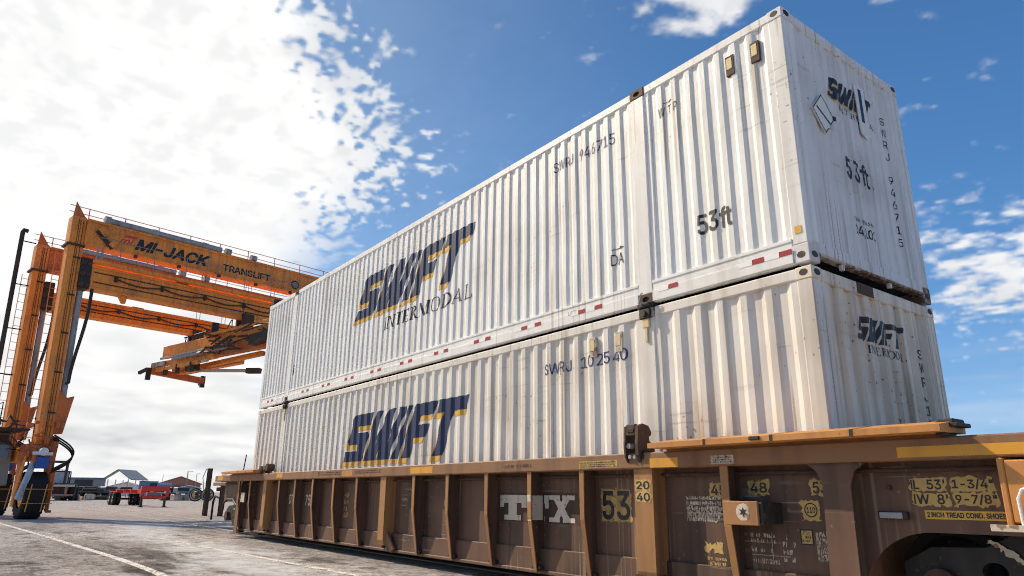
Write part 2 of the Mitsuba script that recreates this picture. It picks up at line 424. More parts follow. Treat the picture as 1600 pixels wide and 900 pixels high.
def serif_word(word):
    """Roman capitals with thick and thin strokes and slab serifs, cap height 1"""
    tk, th, sf = 0.15, 0.06, 0.05
    def V(x, w, a=0.0, b=1.0): return sbox(x, a, x + w, b)
    def Sr(x, y, w): return sbox(x, y, x + w, y + sf)
    def line(x0, y0, x1, y1, w): return Polygon([(x0, y0), (x0 + w, y0), (x1 + w, y1), (x1, y1)])
    def stem(x, w=tk): return [V(x, w), Sr(x - 0.07, 0, w + 0.14), Sr(x - 0.07, 1 - sf, w + 0.14)]
    ell = lambda cx, cy, rx, ry: affinity.scale(shapely.Point(0, 0).buffer(1, 24), rx, ry).__class__(affinity.translate(affinity.scale(shapely.Point(0, 0).buffer(1, 24), rx, ry), cx, cy).exterior)
    out, x = [], 0.0
    for ch in word:
        if ch == 'I': g, w = stem(0.08), 0.31
        elif ch == 'N': g, w = stem(0.08, th) + stem(0.72, th) + [line(0.70, 0, 0.08, 1, tk)], 0.87
        elif ch == 'T': g, w = [V(0.30, tk), Sr(0.22, 0, 0.31), sbox(0, 1 - sf, 0.75, 1), V(0, th, 0.76), V(0.69, th, 0.76)], 0.75
        elif ch == 'E': g, w = stem(0.08) + [sbox(0.1, 0, 0.62, sf), sbox(0.1, 1 - sf, 0.60, 1), sbox(0.1, 0.49, 0.46, 0.54), V(0.57, th, 0, 0.22), V(0.54, th, 0.8, 1), V(0.43, 0.04, 0.42, 0.62)], 0.66
        elif ch == 'R':
            bowl = ell(0.36, 0.75, 0.28, 0.25).difference(ell(0.30, 0.75, 0.18, 0.20)).intersection(sbox(0.2, 0, 2, 2))
            g, w = stem(0.08) + [bowl, line(0.62, 0, 0.30, 0.52, tk), Sr(0.60, 0, 0.24)], 0.82
        elif ch == 'M': g, w = stem(0.08, th) + stem(0.86) + [line(0.48, 0, 0.08, 1, tk), line(0.50, 0, 0.90, 1, th)], 1.10
        elif ch == 'O': g, w = [ell(0.46, 0.5, 0.46, 0.52).difference(ell(0.46, 0.5, 0.31, 0.47))], 0.92
        elif ch == 'D':
            g, w = stem(0.08) + [ell(0.40, 0.5, 0.46, 0.5).difference(ell(0.36, 0.5, 0.34, 0.45)).intersection(sbox(0.2, -1, 2, 2))], 0.88
        elif ch == 'A': g, w = [line(0.10, 0, 0.44, 1, th), line(0.72, 0, 0.40, 1, tk), sbox(0.22, 0.30, 0.72, 0.36), Sr(0.0, 0, 0.26), Sr(0.66, 0, 0.28)], 0.94
        else: g, w = stem(0.08) + [sbox(0.1, 0, 0.62, sf), V(0.57, th, 0, 0.28)], 0.66
        out.append(affinity.translate(unary_union(g), x, 0))
        x += w + 0.09
    return unary_union(out)


def slab_ttx():
    def tee(x):
        return unary_union([sbox(x, 0.68, x + 1.0, 1.0), sbox(x + 0.34, 0, x + 0.66, 1), sbox(x + 0.18, 0, x + 0.82, 0.2), sbox(x, 0.5, x + 0.16, 0.8), sbox(x + 0.84, 0.5, x + 1.0, 0.8)])
    X = unary_union([Polygon([(0.14, 0), (0.44, 0), (1.16, 1), (0.80, 1)]), Polygon([(0.80, 0), (1.16, 0), (0.44, 1), (0.14, 1)]),
                     sbox(0.0, 0, 0.54, 0.17), sbox(0.70, 0, 1.3, 0.17), sbox(0.0, 0.83, 0.56, 1), sbox(0.68, 0.83, 1.3, 1)])
    return tee(0), X


def ragged(x0, x1, z0, z1, seed, amp=0.012):
    """a stencil patch with uneven over-sprayed edges"""
    r = np.random.default_rng(seed)
    pts = []
    for (a, b), (c, d) in zip([(x0, z0), (x1, z0), (x1, z1), (x0, z1)], [(x1, z0), (x1, z1), (x0, z1), (x0, z0)]):
        n = max(4, int(math.hypot(c - a, d - b) / 0.02))
        for t in np.arange(n) / n:
            pts.append((a + (c - a) * t + r.normal(0, amp * 0.5), b + (d - b) * t + r.normal(0, amp * 0.5)))
    return Polygon(pts).buffer(0)


def scribble(x0, x1, z0, z1, rows, seed, fill=0.75):
    """worn small print: rows of unreadable letter-sized strokes"""
    r = np.random.default_rng(seed)
    h = (z1 - z0) / rows
    out = []
    for k in range(rows):
        x = x0
        while x < x1 - 0.01:
            w = r.uniform(0.35, 0.8) * h
            if r.random() < fill:
                z = z0 + k * h + h * 0.14
                hh = h * r.uniform(0.55, 0.75)
                out.append(sbox(x, z, x + w * 0.25, z + hh))
                if r.random() < 0.7:
                    out.append(sbox(x, z + hh * r.choice([0, 0.4, 0.8]), x + w * 0.7, z + hh * r.choice([0, 0.4, 0.8]) + hh * 0.22))
                if r.random() < 0.5:
                    out.append(sbox(x + w * 0.5, z, x + w * 0.72, z + hh))
            x += w
    return unary_union(out)


# ------------------------------------------------------------------ the setting
g = MB()
n = 3000
g.add([[-n, -n, 0], [n, -n, 0], [n, n, 0], [-n, n, 0]], [[0, 1, 2], [0, 2, 3]])
struct('ground', g, 'asphalt_mat')


def strip(pts, w, z):
    p = np.array(pts, float)
    xs = np.linspace(0, len(p) - 1, (len(p) - 1) * 12 + 1)
    p = np.stack([np.interp(xs, range(len(p)), p[:, k]) for k in (0, 1)], 1)
    k = np.ones(9) / 9
    if len(pts) > 2:
        q = np.stack([np.convolve(np.pad(p[:, i], 4, mode='reflect', reflect_type='odd'), k, 'valid') for i in (0, 1)], 1)
        p = q
    t = np.gradient(p, axis=0)
    t /= np.linalg.norm(t, axis=1, keepdims=True)
    nn = np.stack([-t[:, 1], t[:, 0]], 1) * w / 2
    v = np.vstack([np.c_[p + nn, np.full(len(p), z)], np.c_[p - nn, np.full(len(p), z)]])
    i = np.arange(len(p) - 1)
    return v, np.stack([i, i + len(p), i + len(p) + 1, i + 1], 1)


m = MB()
m.add(*strip([(-17.5, -1.95), (-13.0, -1.78), (-8.05, -1.50), (-4.0, -1.28), (0, -1.05), (6, -0.8)], 0.13, 0.004))
struct('track_side_line', m, 'line_paint')
m = MB()
m.add(*strip([(-50, -6.3), (-36.0, -5.35), (-27.7, -4.80), (-20.5, -4.30), (-15.35, -3.98), (-11.0, -3.72), (-8.07, -3.64), (-5.0, -3.75), (-2.0, -4.2)], 0.14, 0.004))
struct('curved_lane_line', m, 'line_paint')

TRK = 1.2955
for s in (-1, 1):
    m = MB()
    m.box(-150, 30, TRK + s * 0.7175 - 0.036, TRK + s * 0.7175 + 0.036, -0.1, 0.022, 0.008)
    struct('rail' if s < 0 else 'rail_001', m, 'rail_steel')

# ------------------------------------------------------------------ containers
L, W, H = 16.154, 2.591, 2.896


def corrugation(x0, x1, P, a, w, b, d0, d1, start=0.0):
    """profile points (s, depth) from x0 to x1 that begin and end on the outer flat"""
    k = max(1, round((x1 - x0 - a) / P))
    P2 = (x1 - x0 - a) / k
    b2 = P2 - a - 2 * w
    pts, x = [(x0, d0)], x0
    for _ in range(k):
        pts += [(x + a, d0), (x + a + w, d1), (x + a + w + b2, d1), (x + P2, d0)]
        x += P2
    return pts + [(x1, d0)]


def corrugated(prof, z0, z1, place):
    s, d = np.array(prof).T
    n = len(s)
    zs = np.linspace(z0, z1, 9)
    v = np.vstack([place(s, np.full(n, z), d) for z in zs])
    i = np.arange(n - 1)
    m = MB()
    m.add(v, np.vstack([np.stack([i, i + 1, i + 1 + n, i + n], 1) + k * n for k in range(8)]))
    return m


def dent(s, t):
    """pressed sheet is never quite flat: a few millimetres of slow waviness"""
    p = np.stack([np.asarray(s) * 1.7, np.asarray(t) * 1.3, np.zeros(len(s))], -1)
    return (meshkit.fbm(p, 2, 77) - 0.5) * 0.016


front = lambda s, t, d: np.stack([s, d, t], 1)
panel_front = lambda s, t, d: np.stack([s, d + dent(s, t), t], 1)
back = lambda s, t, d: np.stack([s, W - d, t], 1)
near_end = lambda s, t, d: np.stack([-d, s, t], 1)
far_end = lambda s, t, d: np.stack([-L + d, s, t], 1)


def build_container(label, zb, P, fl, endP, mats, sill, kind, depth, edepth):
    body, endm = mats
    c = thing('shipping_container', label, 'shipping container', 'stacked containers')
    zt = zb + H
    posts = (-2.20, -1.98), (-14.17, -13.95)
    profs = []
    for x0, x1 in ((-15.99, -14.17), (-13.95, -2.20), (-1.98, -0.165)):
        prof = corrugation(x0, x1, P, *fl, 0.012, 0.012 + depth)
        profs += prof
        part(c, 'side_panel', corrugated(prof, zb + sill - 0.01, zt - 0.11, panel_front), body)
        part(c, 'side_panel', corrugated(prof, zb + sill - 0.01, zt - 0.11, back), body)
    # corner posts and lifting posts
    for y0, y1, ye in ((0.0, 0.10, 1), (W - 0.10, W, -1)):
        for x0, x1 in ((-0.168, 0.0), (-L, -L + 0.168)):
            m = MB().box(x0, x1, y0, y1, zb + 0.19, zt - 0.12, 0.012)
            yb = (y1, y1 + 0.12) if ye > 0 else (y0 - 0.12, y0)
            xe = (x0 + 0.10, x1 - 0.006) if x1 == 0.0 else (x0 + 0.006, x1 - 0.10)
            m.box(*xe, *yb, zb + 0.19, zt - 0.12, 0.008)
            part(c, 'corner_post', m, body if ye > 0 else endm)
        for x0, x1 in posts:
            yy = (-0.006, 0.06) if ye > 0 else (W - 0.06, W + 0.006)
            part(c, 'lifting_post', MB().box(x0, x1, *yy, zb + 0.12, zt - 0.12, 0.01), body)
            for z0 in (zb, zt - 0.118):
                yc = (-0.010, 0.16) if ye > 0 else (W - 0.16, W + 0.010)
                cm = MB()
                hole = sbox(x0 + 0.0, z0, x1, z0 + 0.118).difference(affinity.scale(shapely.Point(0.5 * (x0 + x1), z0 + 0.059).buffer(1, 12), 0.052, 0.032))
                cm.prism(hole, lambda s, t, d: np.stack([s, d, t], 1), *yc)
                cm.box(x0 + 0.006, x1 - 0.006, yc[0] + 0.03, yc[1] - 0.03, z0 + 0.006, z0 + 0.112, 0.004)
                part(c, 'corner_casting', cm, 'dark_rust' if kind == 'upper' else 'rusty_paint', 'rusty steel corner casting')
    # rails
    for yr in (0.0, W - 0.07):
        for x0, x1 in ((-L, -14.17), (-13.95, -2.20), (-1.98, 0.0)):
            part(c, 'top_rail', MB().box(x0 + 0.001, x1 - 0.001, yr + 0.001, yr + 0.069, zt - 0.118, zt, 0.014), body)
            m = MB()
            ys = (yr + 0.002, yr + 0.068)
            out = ys[0] if yr == 0.0 else ys[1]
            sg = -1 if yr == 0.0 else 1
            xa, xb = (x0 + 0.168 if x0 == -L else x0 + 0.001), (x1 - 0.168 if x1 == 0.0 else x1 - 0.001)
            m.box(xa, xb, *ys, zb + 0.0, zb + sill, 0.006)
            m.box(xa, xb, out, out + sg * 0.016, zb + 0.012, zb + sill * 0.54, 0.004)
            m.box(xa, xb, out, out + sg * 0.010, zb + sill - 0.035, zb + sill, 0.003)
            part(c, 'bottom_rail', m, body)
    # ends
    for xe, pl, nm in ((0.0, near_end, 'end_panel'), (-L, far_end, 'door')):
        sgn = -1 if xe == 0 else 1
        xr = (xe, xe + sgn * 0.09)
        mm = endm if xe == 0 else body
        part(c, 'end_top_rail', MB().box(*xr, 0.10, W - 0.10, zt - 0.14, zt - 0.002, 0.012), mm)
        m = MB().box(*xr, 0.10, W - 0.10, zb + 0.113, zb + 0.235, 0.010)
        for y in (0.62, 1.62):
            m.box(xe + sgn * 0.01, xe + sgn * 0.05, y, y + 0.05, zb + 0.03, zb + 0.12, 0.004)
        part(c, 'end_sill', m, mm)
        part(c, 'sill_edge', MB().box(xr[0] - sgn * 0.003, xr[1], 0.19, W - 0.19, zb + 0.085, zb + 0.112, 0.004), 'rusty_paint')
        for y0 in (0.0, W - 0.178):
            for z0, z1 in ((zb, zb + 0.19), (zt - 0.12, zt + 0.004)):
                part(c, 'corner_fitting', MB().box(xe + (0.003 if xe == 0 else -0.003), xe + sgn * 0.17, y0 - 0.003 if y0 == 0 else y0, y0 + 0.178 if y0 == 0 else W + 0.003, z0, z1, 0.008), 'rusty_paint' if z0 == zb and kind == 'upper' and y0 > 0 else mm)
    for y in (0.089, W - 0.089):
        for z in (zb + 0.08, zt - 0.055):
            el = affinity.scale(shapely.Point(y, z).buffer(1, 12), 0.055, 0.034)
            part(c, 'fitting_hole', MB().flat(el, near_end, -0.0045), 'black_steel')
    for z in (zb + 0.08, zt - 0.055):
        el = affinity.scale(shapely.Point(-0.085, z).buffer(1, 12), 0.045, 0.034)
        part(c, 'fitting_hole', MB().flat(el, front, -0.0045), 'black_steel')
    pe = corrugation(0.22, W - 0.22, endP, endP * 0.42, endP * 0.16, endP * 0.26, 0.012, 0.012 + edepth)
    part(c, 'end_panel', corrugated(pe, zb + 0.23, zt - 0.13, near_end), endm, 'corrugated near end wall with streaks of dirt')
    for k in (0, 1):
        y0, y1 = 0.22 + k * 1.078, 1.292 + k * 1.078
        d = part(c, 'door', MB().box(-L + 0.02, -L + 0.06, y0, y1, zb + 0.24, zt - 0.15, 0.008), body)
        for q in (0.28, 0.78):
            yy = y0 + (y1 - y0) * q
            part(d, 'lock_rod', MB().cyl((-L, yy, zb + 0.16), (-L, yy, zt - 0.08), 0.017, 8), 'grey_steel')
    part(c, 'roof', MB().box(-L + 0.09, -0.09, 0.07, W - 0.07, zt - 0.04, zt - 0.008, 0.004), body)
    m = MB().box(-L + 0.05, -0.1, 0.07, W - 0.07, zb + 0.15, zb + 0.18, 0.004)
    for x in np.arange(-15.6, -0.3, 0.36):
        m.box(x, x + 0.05, 0.07, W - 0.07, zb + 0.03, zb + 0.15, 0.003)
    part(c, 'floor_frame', m, 'black_steel', stuff=True)
    return c, profs, pe


ZU = 3.30
ZL = ZU - 0.045 - H
up, upP, upE = build_container('cool white corrugated container on top, with red reflective dashes along its lower rail', ZU, 0.222, (0.066, 0.046, 0.064), 0.182, ('white_paint', 'end_paint'), 0.27, 'upper', 0.022, 0.015)
lo, loP, loE = build_container('cream corrugated container sitting in the rail car under the other one', ZL, 0.278, (0.074, 0.066, 0.072), 0.250, ('cream_paint', 'end_paint_cream'), 0.16, 'lower', 0.032, 0.034)

logo = bold_logo()


def letters(poly):
    """a word's polygons, those that overlap or nearly touch in s (dots, accents, bars) kept together"""
    out = []
    for g in sorted(geoms(poly), key=lambda g: g.bounds[0]):
        if out and g.bounds[0] < out[-1].bounds[2] - 0.3 * (g.bounds[2] - g.bounds[0]):
            out[-1] = unary_union([out[-1], g])
        else:
            out.append(g)
    return out


def side_text(c, poly, prof, material, name='letter', lift=0.003):
    for g in letters(poly):
        m = drape(g, prof, panel_front, lift + 0.002)
        if m.v:
            part(c, name, m, material)


def end_text(c, poly, prof, material, name='letter', lift=0.003):
    for g in letters(poly):
        m = drape(g, prof, near_end, lift)
        if m.v:
            part(c, name, m, material)


def put_logo(fn, c, prof, x0, x1, z0, z1, off, ink='navy'):
    a, b, cc, d = affinity.affine_transform(unary_union(logo), [1, 0.48, 0, 1, 0, 0]).bounds
    for g in logo:
        g = affinity.affine_transform(g, [1, 0.48, 0, 1, 0, 0])
        k = (x1 - x0) / (cc - a)
        main = affinity.affine_transform(g, [k, 0, 0, z1 - z0, x0 - a * k, z0])
        if off:
            sh = unary_union([affinity.translate(main, -off * q, -off * 1.3 * q) for q in (0.33, 0.66, 1.0)])
            for piece in geoms(sh.difference(main.buffer(0.004))):
                fn(c, piece, prof, 'gold', 'letter_shadow', 0.003)
        fn(c, main, prof, ink, 'letter', 0.004)


put_logo(side_text, up, upP, -10.36, -5.80, 4.66, 5.55, 0.07)
side_text(up, fit(serif_word('INTERMODAL'), -9.0, -5.88, 4.22, 4.48, 0.10), upP, 'ink_black')
put_logo(side_text, lo, loP, -10.46, -5.83, 1.72, 2.63, 0.07)
side_text(up, fit(text_poly('SWRJ', 1), -3.76, -3.34, 5.64, 5.80), upP, 'ink_blue')
side_text(up, fit(text_poly('946715', 1), -3.22, -2.54, 5.63, 5.80), upP, 'ink_blue')
side_text(lo, fit(text_poly('SWRJ', 1), -4.02, -3.48, 2.69, 2.84), loP, 'ink_blue')
side_text(lo, fit(text_poly('102540', 1), -3.28, -2.44, 2.69, 2.84), loP, 'ink_blue')
arrow = unary_union([sbox(0, 0, 0.7, 0.12), Polygon([(0.6, -0.2), (1.0, 0.06), (0.6, 0.32)])])
side_text(up, fit(text_poly('W T P', 1), -1.76, -1.47, 5.63, 5.76), upP, 'ink_black')
side_text(up, fit(arrow, -1.68, -1.54, 5.79, 5.83), upP, 'ink_black')
side_text(up, fit(text_poly('DA', 1), -2.66, -2.44, 3.92, 4.07), upP, 'ink_black')
side_text(up, fit(arrow, -2.64, -2.42, 4.11, 4.16), upP, 'ink_black')
side_text(up, fit(text_poly('53ft', 1, True), -1.29, -0.83, 3.93, 4.18), upP, 'ink_black')
part(up, 'small_print', MB().flat(fit(text_poly('LIFT', 1), -3.46, -3.30, 3.425, 3.475), front, -0.0175), 'ink_black', stuff=True)
# side prints on the lifted sections further along
side_text(up, fit(text_poly('i', 1, True), -13.86, -13.82, 3.95, 4.2), upP, 'ink_black')

# reflective tape on the lower rail of the upper container
for k in range(13):
    x = -0.33 - 1.222 * k + (0.09 if k == 0 else 0.0)
    for q, dx in enumerate((0.0, -0.31)):
        xx = x + dx + (-0.11 if k else 0)
        if abs(xx + 2.09) < 0.25 or abs(xx + 14.06) < 0.25 or xx < -15.9:
            continue
        part(up, 'red_tape', MB().flat(sbox(xx - 0.07, 3.405, xx + 0.07, 3.46), front, -0.0175), 'tape_red')
        part(up, 'white_tape', MB().flat(sbox(xx - 0.235, 3.405, xx - 0.072, 3.46), front, -0.0175), 'tape_white')

# small marker plates in the recesses
for c, xs, z in ((up, (-0.68, -0.355), 5.84), (lo, (-3.02, -2.56), 2.95)):
    for x in xs:
        p = part(c, 'marker_plate', MB().box(x - 0.055, x + 0.055, -0.004, 0.03, z - 0.15, z + 0.10, 0.004), 'dark_rust' if c == up else 'rusty_paint')
        part(p, 'label_plate', MB().box(x - 0.040, x + 0.030, -0.008, -0.004, z - 0.07, z + 0.07, 0.001), 'brass')
part(up, 'yellow_sticker', MB().flat(ragged(-0.12, -0.05, 3.60, 3.68, 5, 0.01), front, -0.005), 'gold', 'small worn yellow sticker on the near corner post')

# near end print
put_logo(end_text, up, upE, 0.80, 1.86, 5.42, 5.70, 0.018, 'ink_black')
end_text(up, fit(serif_word('INTERMODAL'), 1.02, 1.86, 5.30, 5.38), upE, 'ink_black')
end_text(up, fit(text_poly('53ft', 1, True), 1.00, 1.52, 4.47, 4.74), upE, 'ink_black')
end_text(up, fit(text_poly('24,101', 1, True), 1.03, 1.47, 3.80, 3.94), upE, 'ink_black')
end_text(up, fit(text_poly('max. gross kg', 1), 1.03, 1.45, 3.97, 4.04), upE, 'ink_black')
for k, ch in enumerate('SWRJ 946715'):
    if ch != ' ':
        end_text(up, fit(text_poly(ch, 1), 2.045, 2.12, 5.49 - k * 0.158, 5.59 - k * 0.158), upE, 'ink_black')
put_logo(end_text, lo, loE, 0.74, 1.78, 2.64, 2.90, 0.0, 'ink_black')
end_text(lo, fit(serif_word('INTERMODAL'), 0.96, 1.75, 2.52, 2.61), loE, 'ink_black')
for k, ch in enumerate('SWRJ102540'):
    end_text(lo, fit(text_poly(ch, 1, True), 2.03, 2.17, 2.59 - k * 0.155, 2.70 - k * 0.155), loE, 'ink_black')
# placard holder, hanging patch, rusty plate
dia = Polygon([(0.38, 5.10), (0.60, 5.34), (0.83, 5.10), (0.61, 4.86)])
p = part(up, 'placard_holder', MB().prism(dia, near_end, 0.004, -0.012), 'shed_white', 'diamond placard holder with torn black edges')
part(p, 'frame', MB().flat(dia.buffer(-0.003).difference(dia.buffer(-0.017)).difference(sbox(0.62, 4.95, 0.72, 5.05)).union(Polygon([(0.47, 5.14), (0.49, 5.16), (0.74, 5.02), (0.72, 5.0)])), near_end, -0.014), 'ink_black')
part(p, 'clip', MB().box(0.013, 0.03, 0.79, 0.84, 5.08, 5.13, 0.004), 'black_steel')
m = MB().prism(Polygon([(1.42, 5.80), (1.64, 5.80), (1.67, 5.17), (1.57, 5.11), (1.45, 5.17)]), near_end, 0.004, -0.008)
p = part(up, 'repair_strip', m, 'shed_white', 'white repair strip with a dark stripe hanging over the end lettering')
part(p, 'stripe', MB().flat(sbox(1.50, 5.32, 1.57, 5.76), near_end, -0.010), 'navy')
part(lo, 'data_plate', MB().box(-0.002, 0.008, 0.84, 1.17, 3.125, 3.245, 0.002), 'dark_rust', 'rusty plate on the end top rail')

# interlocking connectors between the two at the lifting posts
for x, lab in ((-2.09, 'dark steel stacking connector between the containers at the nearer lifting post'), (-14.06, 'dark steel stacking connector between the containers at the farther lifting post')):
    c = thing('stacking_connector', lab, 'connector', 'connectors between the containers')
    z = ZU - 0.022
    part(c, 'body', MB().box(x - 0.12, x + 0.12, -0.035, 0.15, z - 0.034, z + 0.034, 0.008).box(x - 0.09, x + 0.10, -0.055, -0.02, z - 0.02, z + 0.028, 0.006), 'black_steel')
    part(c, 'handle', MB().tube([(x - 0.03, -0.05, z), (x - 0.03, -0.09, z + 0.06), (x + 0.01, -0.10, z + 0.13), (x + 0.03, -0.09, z + 0.14)], 0.008, 6), 'grey_steel')
    m = MB().box(x - 0.085, x + 0.085, -0.05, -0.012, z - 0.16, z - 0.045, 0.01).cyl((x, -0.05, z - 0.10), (x, -0.075, z - 0.10), 0.035, 14)
    part(c, 'lock_block', m, 'black_steel')
    m = MB().box(x - 0.05, x + 0.055, -0.035, -0.008, z - 0.27, z - 0.16, 0.01).box(x - 0.02, x + 0.02, -0.03, -0.008, z - 0.44, z - 0.26, 0.006)
    part(c, 'latch', m, 'brass')

# ------------------------------------------------------------------ well car
car = thing('well_car', 'brown freight well car with ribbed sides carrying the two stacked containers', 'rail car')
YS = -0.055           # outer face of the side sheet
CEN = -8.077


def arch(cx, half, top, r):
    return sbox(cx - half, -1, cx + half, top - r).union(sbox(cx - half + r, -1, cx + half - r, top)).union(shapely.Point(cx - half + r, top - r).buffer(r, 16)).union(shapely.Point(cx + half - r, top - r).buffer(r, 16))


X_FAR, X_NEAR = -18.45, 2.30
sheet = sbox(X_FAR + 0.25, 0.17, X_NEAR, 1.42).difference(arch(1.50, 1.36, 0.865, 0.62)).difference(arch(2 * CEN - 1.50, 1.36, 0.865, 0.62))
m = MB().prism(sheet, front, YS, YS + 0.014)
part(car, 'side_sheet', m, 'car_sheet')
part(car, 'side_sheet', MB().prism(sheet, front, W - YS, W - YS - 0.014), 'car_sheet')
for s, y0 in ((1, 0.0), (-1, W)):
    yy = lambda d: y0 + s * d
    part(car, 'top_chord', MB().box(X_FAR, X_NEAR + 2.2, yy(-0.30), yy(-0.05), 1.40, 1.565, 0.012), 'car_paint')
    part(car, 'bottom_chord', MB().box(-16.25, 0.09, yy(-0.10), yy(-0.057), 0.17, 0.47, 0.008).box(-16.25, 0.09, yy(-0.13), yy(-0.057), 0.17, 0.215, 0.008), 'car_sheet')
    part(car, 'brake_pipe', MB().tube([(X_FAR + 0.4, yy(-0.11), 1.335), (-12, yy(-0.11), 1.33), (-6, yy(-0.11), 1.335), (X_NEAR, yy(-0.11), 1.335)], 0.019, 8), 'dark_rust')
ribs = [(-0.97, .09), (-2.02, .26), (-2.98, .078), (-3.97, .078), (-4.93, .078), (-5.95, .078), (-6.97, .078), (-8.05, .20), (-9.09, .078), (-10.14, .078), (-11.2, .078), (-12.2, .078), (-13.2, .078), (-14.2, .22), (-15.3, .078), (-16.2, .078)]
for x, w in ribs:
    for s, y0 in ((1, 0.0), (-1, W)):
        yy = lambda d: y0 + s * d
        m = MB()
        poly = Polygon([(-0.058, 0.20), (-0.058, 1.40), (-0.265, 1.40), (-0.262, 0.85), (-0.16, 0.20)]) if w < 0.15 else Polygon([(-0.058, 0.28), (-0.058, 1.40), (-0.265, 1.40), (-0.265, 0.36), (-0.24, 0.28)])
        pl = lambda a, t, d, x=x: np.stack([x + d, y0 + s * a, t], 1)
        web = None
        if w > 0.15:
            m.prism(poly, pl, -w / 2, w / 2)
        else:
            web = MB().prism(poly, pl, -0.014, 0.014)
            fp = [(-w / 2 + 0.012, 0.20), (w / 2 - 0.012, 0.20), (w / 2, 1.40), (-w / 2, 1.40)]
            v = []
            for dd in (0.0, 0.014):
                for a, t in fp[:2] + [(w / 2 - 0.005, 0.85), fp[2], fp[3], (-w / 2 + 0.005, 0.85)]:
                    yo = np.interp(t, [0.20, 0.85, 1.40], [-0.16, -0.262, -0.265]) - dd
                    v.append([x + a, y0 + s * yo, t])
            m.add(v, [[0, 1, 2, 5], [5, 2, 3, 4], [6, 11, 8, 7], [11, 10, 9, 8]] + [[k, 6 + k, 6 + (k + 1) % 6, (k + 1) % 6] for k in range(6)])
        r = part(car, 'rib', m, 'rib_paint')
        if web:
            part(r, 'web', web, 'shaded_web_paint')
        if s > 0:
            for q in (-1, 1):
                m2 = MB().cyl((x + q * (w / 2 + 0.02), yy(-0.10), 0.245), (x + q * (w / 2 + 0.02), yy(-0.16), 0.245), 0.022, 8)
                part(r, 'bolt', m2, 'black_steel')
            if w == .26:
                foot = MB().prism(Polygon([(x - .15, .33), (x + .15, .33), (x + .30, .10), (x + .02, .12), (x - .12, .16)]), front, -0.275, -0.12)
                part(car, 'rib_foot', foot, 'dark_rust')
                for q in range(4):
                    part(car, 'foot_bolt', MB().cyl((x - .09 + q * .09, -0.27, .27 - .035 * q), (x - .09 + q * .09, -0.31, .27 - .035 * q), 0.024, 8), 'black_steel')
            if w == .20:
                part(car, 'corner_brace', MB().beam((x + 0.02, -0.20, 0.52), (x + 0.28, -0.16, 0.20), 0.05, 0.12), 'car_paint')
# flared rib at the near end of the well
fl = Polygon([(-0.06, 0.10), (0.20, 0.10), (0.215, 1.22), (0.26, 1.33), (0.36, 1.40), (-0.16, 1.40), (-0.07, 1.33), (-0.03, 1.22)])
fl = affinity.translate(fl, 0.03, 0)
m = MB().prism(fl, front, -0.245, -0.225).box(0.085, 0.115, -0.226, -0.058, 0.10, 1.40, 0.003)
part(car, 'rib', m, 'car_sheet', 'flared end rib of the well')
fl2 = affinity.translate(affinity.scale(fl, -1, 1, origin=(0.12, 0)), 2 * (CEN - 0.12), 0)
part(car, 'rib', MB().prism(fl2, front, -0.245, -0.225), 'car_paint')

# raised guide rails on the chord, both ends
for x0, x1 in ((-1.72, 1.10), (-17.15, -14.45)):
    for s, y0 in ((1, 0.0), (-1, W)):
        v = []
        for x in (x0, x1):
            for dy, z in ((-0.51, 1.590), (-0.51, 1.640), (-0.14, 1.692), (-0.06, 1.692), (-0.06, 1.590)):
                v.append([x, y0 + s * dy, z])
        f = [[i, (i + 1) % 5, 5 + (i + 1) % 5, 5 + i] for i in range(5)]
        mm = MB().add(v, f).add(v, [[0, 1, 2], [0, 2, 3], [0, 3, 4], [5, 7, 6], [5, 8, 7], [5, 9, 8]])
        mm.box(x0 + 0.02, x1 - 0.1, y0 + s * -0.24, y0 + s * -0.065, 1.563, 1.594, 0.004)
        gp = part(car, 'guide_rail', mm, 'guide_paint', 'orange-brown guide rail standing on the chord')
        if s > 0:
            for xx in np.arange(x0 + 0.72, x1 - 0.4, 0.72):
                part(gp, 'joint_strap', MB().add(*[(np.array([[xx - .014, -0.513, 1.586], [xx + .014, -0.513, 1.586], [xx + .014, -0.513, 1.643], [xx - .014, -0.513, 1.643], [xx - .014, -0.14, 1.695], [xx + .014, -0.14, 1.695]])), np.array([[0, 1, 2, 3], [3, 2, 5, 4]])]), 'black_steel')
m = MB().box(0.99, 1.12, -0.30, -0.10, 1.655, 1.695, 0.01).box(1.05, 1.16, -0.34, -0.10, 1.63, 1.66, 0.006).box(1.01, 1.07, -0.37, -0.15, 1.565, 1.645, 0.006).cyl((1.04, -0.37, 1.60), (1.04, -0.39, 1.60), 0.02, 10)
part(car, 'guide_stop', m, 'black_steel')
m = MB().box(-0.50, -0.39, -0.525, -0.40, 1.605, 1.64, 0.006)
part(car, 'stop_tab', m, 'black_steel')

